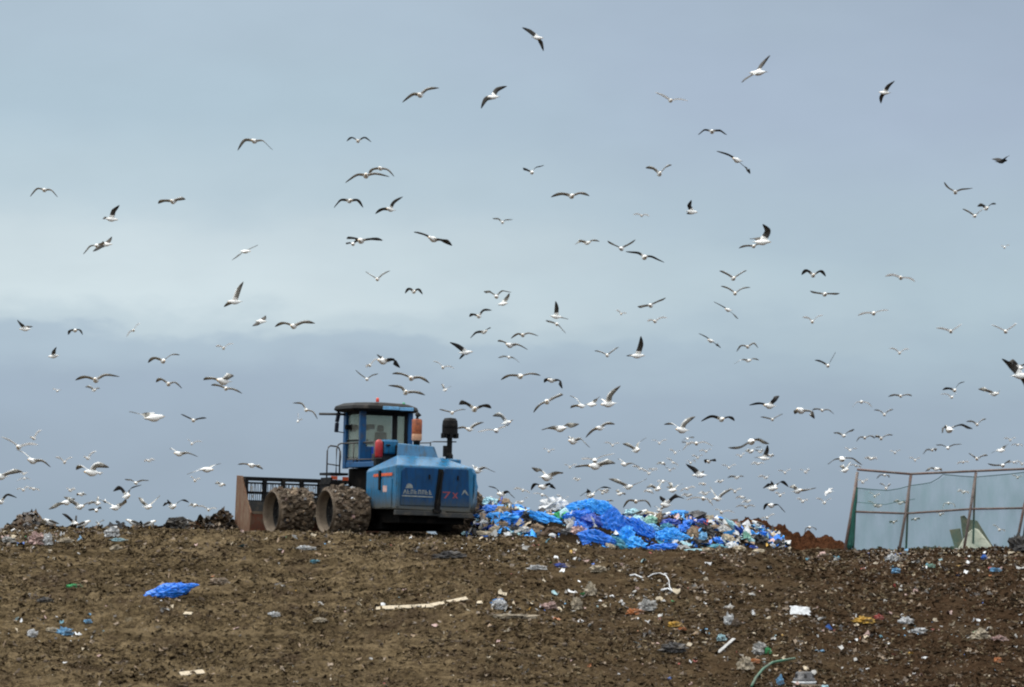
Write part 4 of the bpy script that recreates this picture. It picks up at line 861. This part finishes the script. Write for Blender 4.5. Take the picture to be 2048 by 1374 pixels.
# ------------------------------------------------------------------ gulls
# body u v | wing tip u v | other tip u v | tone | heading | [wrist u v, other wrist u v]    (pixels of the photograph)
# tone: d dark wings, k nearly black, m grey, p pale, w white body with grey wings ; heading: L R across, c towards, a away, l r slightly
GULLS = """
89 379 59.5 393 115 393 m c 75 377 102 379.5
346 402 313 404.5 370 395.5 m c 327 402 357 399
222 437.5 204 435.5 242 413 d R 211 433 226 421
194 490 167 509 210 485 m c 179 491 204 487
212 488 222 472 189 505.5 d R 214 482 200 493
490 502 466 522 515 488 d R 480 509 499 496
470 602.5 444 611 486 564 m L 461 605 477 585
51 657.5 37 641 60 651 d L 44 648 56 653
150 660 134 669 165 669 d c 142 661 159 659
267 660 252 674 280 645 p c
509 281 474 300 545 299 m c 490 280 527 281
716 281 692 281 743 282.5 d c 704 275 729 274.5
732 350 690 365 779 352 m c 715 350 750 347.5
761 336 735 350 789 352 m c 745 339 775 339
699 401 667 415 727 414 d c 682 400 715 400
781 418 749 426 805 392 d l 765 419 787 406
722 480 691 475 766 478 d c 706 477 745 478
706 487 691 488 716 480 d c 699 485 711 483
867 477 826 462 905 488 d l 846 469 885 481
755 557.5 730 542 780 540 m c 742 551 765 549
1074.6 74.6 1045 55 1088.5 99 d R 1062 66 1079.6 81
840.4 189 804 204 878.5 173.6 m c 827 189 854 179
987 193 961 217.6 1013 169 d L 973 199 993 180
1064 344 1045 337.5 1089 332 d c 1054 339 1072 334
1341 200 1310 183 1377 200 p c 1328 193 1357 198
1517 144 1480 168 1540 107.5 d L 1498 154 1523 132
1770 184.5 1785.6 164 1763 203.6 d L 1776 174 1765 192
1424 262 1395 271.5 1453 272.4 d c 1408.5 258 1441 260
1474 319 1433 301 1503 344 d l 1457 310.5 1489 332.5
1319 347 1291 333 1344.6 327 m c 1306 337 1331 334
1383.5 423 1383 403 1376 425 k R 1376 411.6 1379 425
1283 431 1266 429 1300 431.5 p c
1143 391 1101 392 1180.5 389.5 m c 1123 388 1160 386
1005 444 984.5 438 1026 440 m c 996 436.5 1012 439
1174 485 1151 486.5 1200 481.5 m r 1160 482 1185 480.5
1243 496 1213.5 483 1271.6 480.6 m c 1227 488.5 1257 488.5
1289 513 1250.6 504 1328 526 d c 1276.6 504 1304 512
993 592 967 585 1023 586 m c 979.6 582.5 1004 580.5
1005 607 998 608.5 1020 587.5 m R 1001 608 1013 596
957.7 632 937.5 632 984 619 d c 946 629 966.5 620.4
1111.5 632.5 1112.6 604 1138 637 d R 1112 617 1123.6 633.6
1113.7 647.5 1090.6 641.7 1131 667 m c 1102 643 1120 653
967.6 663 940 676 982 654.5 d r 953 665 975 658
1045.6 669.4 1021 676.5 1077 671 m c 1035.7 668 1056.5 666
1020 689.6 994 681 1056 698.4 w l 1005 683 1034.6 688.5
931 704 901.6 685 920 715.6 d R 916 694 924.7 709.4
1018 714 996 716.4 1039 726 m c 1007 711.6 1028 715.6
1214.8 709.4 1188.4 700.6 1237.8 692.3 m c 1201 704 1225.7 701.7
1274 710.5 1283 674 1256 710 d R 1279.6 692 1265 709
886 734 865 721.5 909 736 p c
1040 751 1000.5 759 1082.5 749.4 m c 1019 751 1061 747
889.6 779.7 883 766.5 902.7 772 m r 886 773 897 774
1103 760 1087 764 1123.6 777.5 d l 1095 759 1120 760.4
1094 802 1066 825 1127 787 m c 1079.7 810 1113.7 793
1183 809 1169.5 808 1200.8 793.5 w R 1176 807 1191 799
1163.7 811 1139 790.5 1140 815 m l 1154 798 1150 812
1217.4 807 1202.7 798 1239 771 w L 1209 799 1220.3 791.5
948.8 817 916.6 806 984 814.4 d c 929.3 805.8 968.4 811
904 824.7 877.5 818 932 818 m c 891 822 917 820
1013 845 985 829.6 1026 839.4 w r 1001.6 830.6 1019 842
939 858 911.7 857 967.4 843 w c 927 855 950 850
992.8 860 954.7 864.8 1012 852 p c 974 858 1002 855
1120.7 856 1081.6 860.5 1157.8 850.7 w c 1099 854 1134 849
1200 855 1170.5 874.5 1231 847 w c 1187 860 1212.5 847
1146 882 1137 875 1180 895 w l 1142 876 1161.7 876.5
1272 900 1245.7 886 1292.6 874.5 w r 1259 892 1275 886
1190 919.5 1160.7 917.5 1230 908 p c 1176 916 1208 911
1191 931 1148 934 1230 924 w c 1168 932 1212.5 925
1249.6 928 1235 917 1280 933 w c
954.6 940.5 945 931 991 944 w c 949 934 969 934.6
1093 953.8 1062 937 1127.5 947 w c 1084.5 941 1113.8 944
1002.5 988 976 972 1030 996.7 k c 992.7 977 1016 983
1086.5 973 1060.7 980 1110 978.8 k c 1071 967.4 1100 967.4
1180 990 1161.7 991 1224 975.6 k r 1174.4 981 1201.7 974
1045.5 980 1026 978 1061 987 p c
1084.5 989 1065 987 1100 998.7 p c
1041.6 1003.5 1028 1008 1057 994 p r
1127.5 1000.6 1112 989 1138 992 p c
1256.4 973 1218 955.7 1295.5 955.7 w r 1239 965.5 1280 964.5
1239 987 1232 980 1252.5 989 w r
1204.6 1007.5 1187 1004.5 1228 1001 m c
1297.4 946 1285 940 1317 939 p c
1280 937 1264 932 1290 941 p r
1272 1001.6 1245.7 1016 1304 1015 m c 1257.4 1000.6 1291.6 1000.6
1314.4 977.8 1293 974 1325 959 w c 1303 972 1320 967
1344.5 980 1338 964 1366 966 w c
1374.5 976.7 1359.5 984 1391.7 974.5 p c
1331.6 1009 1321 1000 1368 996 k c 1325 994 1351 991.7
1400 949.8 1370 929.4 1408 942 d L 1387.4 936 1405 946
1381 925 1371 931 1392 925 p c 1375 920 1387 919
1417.5 922 1410 926 1433.6 921 d c 1413 920 1425 920
1393 885.8 1365 900.8 1427.6 892 p c 1378 885.8 1408 883.6
1364 859 1327.7 848 1390 831 w c 1346 848 1369.6 847
1442.6 837.4 1401.8 842 1471.6 840.6 d c 1423.3 832.7 1457.7 833.6
1539 810.6 1498.5 809.5 1558 790 k c 1520 807 1550 800
1544.7 838.5 1521 833 1567 826.7 m c 1533 836 1554 833
1602 820 1588.7 826.7 1628.5 837.4 w l 1595 822 1623 822.4
1644.6 820 1625 819 1669 827.8 m c 1634 818 1656.4 819
1319 885.8 1303 880 1335 879 p c
1375 877 1362 882.5 1389 875 m c
1502.8 881.5 1454.4 896.5 1537 890 m c 1481.3 894 1517.8 878
1500.6 902 1491 901 1524 893 w r
1527.5 915.8 1512 914 1535 891 d R 1519 914 1531.8 903
1473.4 954.8 1455 955 1488.4 953 w r
1531.4 955 1516 953 1540 950 p r
1544 975.6 1529 976.7 1579.7 972.8 k c 1541 965 1561.4 961.6
1594.8 981 1581 972 1634.5 974.5 w r 1587 974 1615 980
1435.8 997 1419.6 972.4 1462.6 977.8 w c 1427 985 1447 987
1406.8 996 1372 1000 1428 1012 p c 1390 995 1417 1000
1491.6 1013 1471 1014 1512 1013 p c
1543 1010 1527 1019.7 1571 1025 k l 1534 1008 1557 1009
1443 1024 1430 1018.6 1471 1025 p c
1534.6 1034.7 1520.6 1039 1550.7 1028 p c
1658 983 1648 992 1667 976 p L
1648.5 1004.6 1632 996 1664.6 996 p c
1619.5 1054 1609.8 1067 1634.5 1060.5 m c 1612 1056 1628 1055
1684 916.5 1652.8 929.4 1722.6 931.6 m c 1669 917.7 1706 916
1689.3 940 1681 931 1703 922 w r 1685 934 1697 928
1509 1043 1488 1033.6 1518 1036 d c 1498 1038 1514 1038
1346 924.5 1333 916 1358 933 p c
1523.3 482.9 1504.7 473 1525.8 450.7 d R 1514 475 1534.4 463
1507 491.5 1477.5 495 1524 486 m c 1492 492 1516 488
1466.4 555.9 1439 539.8 1494.8 538.5 m c 1453 548 1481 547
1470 585.5 1441.6 570.7 1502 573 m c 1456.5 577 1483.7 577
1456.5 619 1427 603 1477.5 638 d l 1444 612.8 1466.4 627.6
1421.8 680.8 1397 666 1441.6 694 d l 1412 674.6 1431.7 688
1495.6 693 1473 703 1517.8 695 m c 1482.5 690.7 1507 685.7
1496 720.4 1469 727.8 1519.6 719.6 m r 1483.7 719 1506 717
1626 549.7 1603 548 1654 551.4 d c 1613.6 541 1640.8 541.5
1649.5 587.5 1617.8 583 1679 588.5 m c 1633 585 1664 587
1801.6 554.6 1770.7 551 1833 562 p c 1786 550 1818 556
1747 625.6 1716 630 1779.3 619 p c 1731 626 1763 621
1624.7 642.5 1605 633.8 1648 628.8 p c
1655.6 730.3 1630 719 1672 703 d c 1643 724 1663 718
1799 705.5 1779 695.6 1820 697 p c
2002.6 321.6 1988.8 314 2016.4 314 k R 1995 318 2010 316
1910.7 383.4 1885.7 365 1945 377.7 m c 1897 375 1924 377.7
1972 416 1956 410 1994.6 406.5 d c 1964 411 1982 408
1949 431 1925.7 416 1966 418 m c 1937 424 1958 424
2009 494 2001 491 2018 490 p c
1901.7 662 1873 654.7 1925.7 646 p c 1887 658 1914 655
2011.5 662 1983.4 648 2036 645 p c 1997 656 2025 653
1301.3 609.7 1274 615 1332 597 m c 1288 611 1317 602
1242 627 1232 619.6 1254 627 p c
1310 642 1294 642 1336 634.5 p c
827.5 582.5 808.7 586 846 588 d c 818.7 577.5 836 578
521 642 508 654.5 531 630 d R 514 648 526 636
587.5 651 547.5 652 630 644.5 m c 567.5 646 607.5 644
447 696 430 692 467 686 p c
446.8 761 403 758 464 748 w l 422 757 455 755
451.7 776 420 769 484.6 786 m c 436 771 466 778
766 721 755 712 797.5 736 k l 760 713 787.5 719
740 730 731 734 757 716 p c
734 757.5 711 740 757.5 748 m c 723 750 745 750
822.5 755 782.5 746 860 765 m c 802.5 748 840 754.5
811 783.7 776 770 851 788.7 m c 802.5 775 830 784
107.4 711.5 100 710 114.7 695.7 d L 103 710 110 703
326 720.6 293 724.5 359 708 m c 309 716 342 709
191.7 759 147.7 759 238.8 752 m c 171 754 210 749.4
188 780 169.7 772.6 199 776 m r
114.7 781 106 777.5 122 780 p c
337 767 309 763 363.8 776 m c 322 758 350 764
308 834 263.7 825 321 832 w R 283 830 315 832
387 839.7 360 827.5 412.6 835 d c 373 834 400 837
68 876 58.6 875 82 858.7 p c
37.5 892.6 0 872.7 75 888 p c 21 882 56 888
66 920.8 30.5 898.5 100.8 933.7 w l 51.5 907.7 84 920.8
129 924 109 913.7 145 913.7 p c
176 916 166 914 192 901 p c
184 944 147.6 938 216.8 932 w c 164 932.5 192 931
2 952 -35 948 42 940.7 w c -17 946 22 945
49 956 34 961.8 63 960.6 p c
2 1002.8 -30 1000 32.8 994.6 d c -12 994 14 988.7
253 992 223.8 980.5 282 968.8 k r 241 975.8 260 977
272 965 249.6 959 300 961.8 m c
133 1004 99.6 1020 152 998 w c 115 1007.5 143 998
159 1013 126.5 992 190 1003 w c 143 1003 175 1006
194.5 1006 175 1008 195.7 991 w c
231 1014.5 197 999 255.5 999 w c 211 1003 246 1006
193 1020 177 1020 204 1015 d c
295 1013 276.5 993.4 320 990 w c 284 1004 307 1003
344.5 1012 325.8 1012 377 1004 k r 335 1002.8 363 999
417 1019 393.7 1012 434 1017 p c
149 1047 123 1026 150 1030 k r 137 1036 152 1038
358.6 906.7 337.5 897 396 912.6 w c 347 899 375 905.5
384 886.8 374 878.6 405 883 p c
413 938 377 949 440.6 925.5 w R 395 942 424 930
390 960.6 380 953 400 957 p c
197 1047 190 1044 208 1040 m c
242.5 1050 232 1042 250 1045 d c
504 930 474 928.6 524.8 936.8 w l 489 928 515 932
612 819 585 805.5 635.5 838 m c 604 807 626 823
596 842 597 826 606 838 p c
1908.8 779.7 1885.5 778.6 1930.9 762 d c 1897 777 1915.8 768
1903 793.7 1881 788 1914 786 p c
1988 786.7 1958.8 776 2000.8 781 m r 1972 781 1995 783
2041 750 2002 719 2062 775 d R 2020.5 733 2052 762
2036.9 736 2016 724 2050 730 d r 2026 723 2044 728
1801.6 791.4 1777 792.5 1826 791 m c 1789 790 1814 789
1722.5 803 1706 814.7 1745.8 814.7 p c 1712 805 1735 805
1769 828.6 1748 819.3 1787.7 818 m c
1687.5 870.6 1665.4 866 1708.5 859 m c 1676 865 1698 863
1729.5 875 1713 883.4 1751.6 876.4 m c 1720 874 1741 871
1762 876.4 1750 873 1787.7 869.4 m c
1898.3 857.8 1880.8 868.2 1942.5 860 d c 1889.3 850.8 1922.7 848.4
1954 848.4 1933 842.6 1974 836.8 m c
1864.5 899.7 1846 909 1873 902 m c 1854 899 1870 897
1896 895 1870 890 1922.7 889 m c
1954 917 1938 905.5 1977.5 910 m c 1945 912 1966 911
2002 900.8 1984.5 905.5 2016 888 w R
2020.5 879.9 2007.7 876.4 2033 875 p c
2005.4 930 1973 927.6 2019.4 920.6 m c 1990 930 2012 926
2043.8 927.6 2030 922 2058 920 p c
1871.5 937 1853 942.7 1885.5 941.6 w c 1860 936 1879 937
1769.7 949.7 1754 957.8 1780 955 m c 1760 950 1775 950
1772.5 975.7 1759.5 966.7 1782.4 967.7 m c
1750.6 1010.6 1735 1002 1760 1012 p c
1926.9 983.7 1915 982 1940 986 p c
1897 1005.6 1886 1017.5 1913 1015.5 p c 1889 1007 1906 1007
1831 1037.5 1823 1041 1841 1037.5 m c
1787 1044 1779 1045 1796 1042 m c
1998.6 1059 1985.6 1049.4 2012.5 1063 p c
1725.7 963.7 1714 960 1737 959 p c
1881 1028.5 1872 1025 1890 1027 p c
1458 935 1443 930 1473 929 p c
1225 890 1208 885 1240 886 p c
1350 905 1338 899 1362 901 p c
1140 934 1128 929 1155 929 p c
1470 983 1457 978 1484 977 p c
1700 900 1688 895 1714 897 p c
1570 945 1556 941 1583 938 p c
1395 915 1383 911 1407 910 p c
1098 902 1085 897 1110 899 p c
975 1000 963 995 985 993 p c
1205 985 1196 978 1212 978 p c
1420 1002 1409 996 1431 997 p c
1320 1020 1308 1012 1331 1013 w c
1560 990 1550 985 1571 986 p c
1605 1002 1594 997 1617 1000 p c
1340 940 1330 935 1352 937 p c
1830 920 1818 915 1842 916 p c
1790 905 1779 901 1801 900 p c
2035 955 2024 950 2046 952 p c
"""
STAND = [(169, 1051, 1), (267, 1050, -1), (300, 1054, 1), (376, 1050, -1), (102, 1040, -1), (1329, 1027, 1), (1440, 1037, -1), (1282, 1022, 1), (965, 1020, 1), (1516, 1044, -1)]
TONES = {'d': ('feather_white', 'feather_slate', 'feather_black'), 'k': ('feather_white', 'feather_black', 'feather_black'), 'm': ('feather_white', 'feather_grey', 'feather_tip'),
         'p': ('feather_white', 'feather_pale', 'feather_pale'), 'w': ('feather_white', 'feather_grey', 'feather_tip')}
gr = random.Random(99)
LI, LO = .31, .42            # shoulder to wrist, wrist to tip
def body_loft(mb, base, h, up, folded=False, L_=.50, fat=1.0):
    """one continuous surface from bill to tail"""
    h = h.normalized(); side = h.cross(up).normalized(); up = side.cross(h).normalized()
    prof = [(.262, .003, .003, .002, 3), (.235, .009, .009, .000, 3), (.222, .018, .018, .002, 0), (.205, .030, .032, .004, 0), (.175, .036, .038, .008, 0), (.14, .036, .040, .002, 0), (.09, .056, .058, -.008, 0), (.03, .070, .070, -.012, 0),
            (-.05, .066, .064, -.010, 0), (-.12, .044, .042, -.002, 0), (-.165, .034, .022, .004, 0), (-.20, .050, .008, .006, 0), (-.25, .062, .004, .006, 0)]
    n = 10; vs = []; fs = []; ms = []
    for (t, a, b, o_, mi) in prof:
        for k in range(n):
            q = 2*math.pi*k/n; vs.append(base+h*(t*L_/.5)+side*(a*fat*math.cos(q))+up*(b*fat*math.sin(q)+o_))
    for i_ in range(len(prof)-1):
        for k in range(n): fs.append((i_*n+k, i_*n+(k+1) % n, (i_+1)*n+(k+1) % n, (i_+1)*n+k)); ms.append(prof[i_][4])
    fs += [tuple(range(n))[::-1], tuple((len(prof)-1)*n+k for k in range(n))]; ms += [3, 0]
    mb.add(vs, fs, ms)
def wing_loft(mb, S, Wr, T, h, tone):
    """thin cambered wing along shoulder - wrist - tip with a smooth bend; chord runs along the body"""
    M_ = 13; cen = []
    for i_ in range(M_):
        t = i_/(M_-1)
        if t < .45: a = t/.45; p = S.lerp(Wr, a)
        else: a = (t-.45)/.55; p = Wr.lerp(T, a)
        cen.append(p)
    for _ in range(2): cen = [cen[0]]+[(cen[i_-1]+cen[i_]*2+cen[i_+1])/4 for i_ in range(1, M_-1)]+[cen[-1]]
    chord = [k_*1.18 for k_ in (.150, .152, .150, .146, .142, .140, .136, .126, .112, .095, .075, .050, .016)]
    vs = []; fs = []; ms = []
    for i_ in range(M_):
        t = i_/(M_-1); d = (cen[min(i_+1, M_-1)]-cen[max(i_-1, 0)]).normalized()
        c = (h-d*h.dot(d)); c = c.normalized() if c.length > .05 else d.orthogonal().normalized()
        nrm = d.cross(c).normalized(); k = chord[i_]; sweep = .035*math.sin(t*math.pi*.9)-.10*max(0, t-.5)**1.3
        for a, th in ((.42, .0), (.2, .010), (-.15, .009), (-.58, .0), (-.15, -.003), (.2, -.006)):
            vs.append(cen[i_]+c*(a*k+sweep)+nrm*(th+.012*(1-abs(a)*1.4)*(1 if i_ < M_-1 else 0)))
    for i_ in range(M_-1):
        t = (i_+.5)/(M_-1)
        for q in range(6):
            fs.append((i_*6+q, i_*6+(q+1) % 6, (i_+1)*6+(q+1) % 6, (i_+1)*6+q))
            lead = q in (0, 5)
            if t > .74: m_ = 2
            elif t < .14 or (lead and tone in 'mw' and t < .6): m_ = 0 if tone != 'p' else 1
            else: m_ = 1
            ms.append(m_)
    fs += [tuple(range(6))[::-1], tuple((M_-1)*6+q for q in range(6))]; ms += [0, 2]
    mb.add(vs, fs, ms)
gp = []
rows = GULLS.strip().splitlines(); gq = random.Random(5)
for _ in range(38):                                   # the small faint birds of the far flock
    u_ = gq.choice((gq.uniform(1130, 1700), gq.uniform(1150, 1560), gq.uniform(20, 450), gq.uniform(1700, 2040))); v__ = gq.uniform(885, 1015); s_ = gq.uniform(9, 15); t_ = gq.uniform(-.5, .5); w_ = gq.uniform(-5, 6)
    rows.append(f"{u_:.0f} {v__:.0f} {u_-s_:.0f} {v__-w_+t_*s_*.4:.0f} {u_+s_*gq.uniform(.6, 1):.0f} {v__-w_-t_*s_*.4:.0f} {gq.choice('ppw')} {gq.choice('ccrl')}")
for row in rows:
    tk = row.split(); tone, hd = tk[6], tk[7]; n_ = [float(t) for t in tk[:6]+tk[8:]]
    b, t1, t2 = Vector(n_[0:2]), Vector(n_[2:4]), Vector(n_[4:6])
    if len(n_) >= 10: w1_, w2_ = Vector(n_[6:8]), Vector(n_[8:10])
    else:
        w1_ = b.lerp(t1, .45)-Vector((0, (t1-b).length*.13)); w2_ = b.lerp(t2, .45)-Vector((0, (t2-b).length*.13))
    need = max((w1_-b).length/(LI*.96), (w2_-b).length/(LI*.96), (t1-w1_).length/(LO*.96), (t2-w2_).length/(LO*.96))
    lo_, hi_ = 88.0, (150.0 if tone in 'kd' else 235.0)
    D = F/need; sc_ = 1.0
    if D < lo_: sc_ = lo_/D if D > 0 else 1; D = lo_
    D = min(D, hi_)
    floor = None
    if b.y > 960: D = min(max(D, 128), 190)            # beyond the crest
    k = D/F
    if need*k > 1: sc_ = need*k                         # keep the seen span
    base = W(b.x, b.y, D)
    if hd in 'LR': hv = Vector(((-1 if hd == 'L' else 1)*.88, gr.choice((-.35, .3)), gr.uniform(-.12, .10)))
    elif hd in 'lr': hv = Vector(((-1 if hd == 'l' else 1)*.55, -.8, gr.uniform(.0, .16)))
    elif hd == 'a': hv = Vector((gr.uniform(-.25, .25), .95, .12))
    else: hv = Vector((gr.uniform(-.28, .28), -.93 if gr.random() < .75 else .93, gr.uniform(-.05, .10)))
    if hd == 'c' and tone in 'wk': hv = Vector((gr.choice((-1, 1))*gr.uniform(.5, .78), hv.y*.7, hv.z))
    hv.normalize()
    def off(p, q, ln, sgn):     # 3D vector of a wing bone whose seen part is p -> q and whose length is ln
        a = W(q.x, q.y, D)-W(p.x, p.y, D); r2 = ln*ln-a.length_squared
        a.y += sgn*math.sqrt(max(r2, 0))*.92; return a
    l1 = (t1-b).length; l2 = (t2-b).length
    if hd in 'LR': s1, s2 = (-1, 1) if l1 > l2 else (1, -1)
    else: s1 = s2 = (1 if hv.y < 0 else -1)
    mb = MB()
    for (wp, tp_, sg) in ((w1_, t1, s1), (w2_, t2, s2)):
        sh = base+(W(wp.x, wp.y, D)-base).normalized()*.03*sc_+hv*.03
        a = off(b, wp, LI*sc_, sg*(1 if hd in 'LR' else -.35)); c = off(wp, tp_, LO*sc_, sg)
        ch = (hv+Vector((0, 0, (.34 if hv.y < 0 else -.34)+gr.uniform(-.1, .12)))).normalized()
        wing_loft(mb, sh, base+a, base+a+c, ch, tone)
    body_loft(mb, base+Vector((0, 0, -.015)), hv, Vector((0, 0, 1)), fat=1.3 if tone in 'wk' else 1.1)
    mb.v = [tuple(Vector(v_)-base) for v_ in mb.v]
    if tone == 'k' and b.x > 1980 and b.y < 330: mats_ = ('feather_black', 'feather_black', 'feather_black', 'feather_black')
    else: mats_ = TONES[tone]+('beak',)
    o = mb.build('gull', list(mats_), None, True); o.location = base
    # words
    tw = {'d': 'dark winged gull', 'k': 'black winged gull', 'm': 'grey gull', 'p': 'pale gull', 'w': 'white gull'}[tone]
    if 'feather_black' == mats_[0]: tw = 'all black bird'
    up1, up2 = b.y-t1.y, b.y-t2.y; sp = max(l1, l2)
    if min(l1, l2) < .45*max(l1, l2): pose = 'side on'
    elif up1 > .3*sp and up2 > .3*sp: pose = 'wings raised'
    elif up1 < -.2*sp and up2 < -.2*sp: pose = 'wings drooped'
    elif abs(up1-up2) > .55*sp: pose = 'banking'
    else: pose = 'gliding level'
    u, v_ = b
    if u > 1700 and v_ > 945: pl_ = 'behind the netting fence'
    elif v_ < 300: pl_ = 'at the top of the sky'
    elif v_ < 520: pl_ = 'in upper sky '+('at far left' if u < 420 else 'left of centre' if u < 920 else 'right of centre' if u < 1420 else 'at far right')
    elif v_ < 700: pl_ = 'in mid sky '+('at far left' if u < 420 else 'above the tractor cab' if u < 900 else 'above refuse heap' if u < 1380 else 'at far right')
    elif v_ < 880: pl_ = 'low in sky '+('at far left' if u < 420 else 'close around the cab' if u < 860 else 'right of the exhaust' if u < 1120 else 'over refuse heap' if u < 1560 else 'above the fence')
    else: pl_ = 'just above '+('left skyline' if u < 470 else 'blade' if u < 640 else 'left of heap' if u < 1200 else 'middle of heap' if u < 1400 else 'right end of heap' if u < 1700 else 'fence')
    pl_ = pl_.replace('tractor cab', 'compactor cab')
    tag(o, None, 'bird' if tw.startswith('all') else 'gull', None if tw.startswith('all') else 'gulls wheeling over the landfill')
    if tw.startswith('all'): o.name = 'crow'
    gp.append((o, f'{tw} {pose} {pl_}', u))
settle(gp)
# gulls standing on the refuse and the skyline
sp_ = []
for (u, v_, dr_) in STAND:
    p = hit(u, v_+14) if u > 930 else None
    if p is None:
        yy = np.arange(112, 125, .1); best = max(yy, key=lambda y: float(H((u-1024)/F*y, y))/y); p = Vector(((u-1024)/F*best, best, float(H((u-1024)/F*best, best))))
    mb = MB(); hv = Vector((dr_*.8, -.35, .30)).normalized(); base = Vector((0, 0, .20))
    body_loft(mb, base, hv, Vector((0, 0, 1)), fat=1.15)
    side = hv.cross(Vector((0, 0, 1))).normalized()
    for s_ in (-1, 1):       # folded wings
        a = base+side*(s_*.062)+hv*.08+Vector((0, 0, .02)); e_ = base+side*(s_*.03)-hv*.30+Vector((0, 0, .035))
        mb.tube([a, a.lerp(e_, .3)+side*s_*.012, a.lerp(e_, .7), e_], [.03, .045, .028, .006], 8, 1)
        f0 = side*(s_*.025); mb.tube([base+f0+Vector((0, 0, -.04)), f0+Vector((0, 0, .02)), f0+hv*.04+Vector((0, 0, .0))], [.010, .007, .010], 6, 3)
    o = mb.build('gull', ['feather_white', 'feather_slate', 'feather_black', 'beak'], None, True); o.location = p-Vector((0, 0, .03))
    tag(o, None, 'gull', 'gulls standing on the tip'); sp_.append((o, 'white gull standing on '+('the left skyline' if u < 930 else 'top of the refuse heap'), u))
settle(sp_)
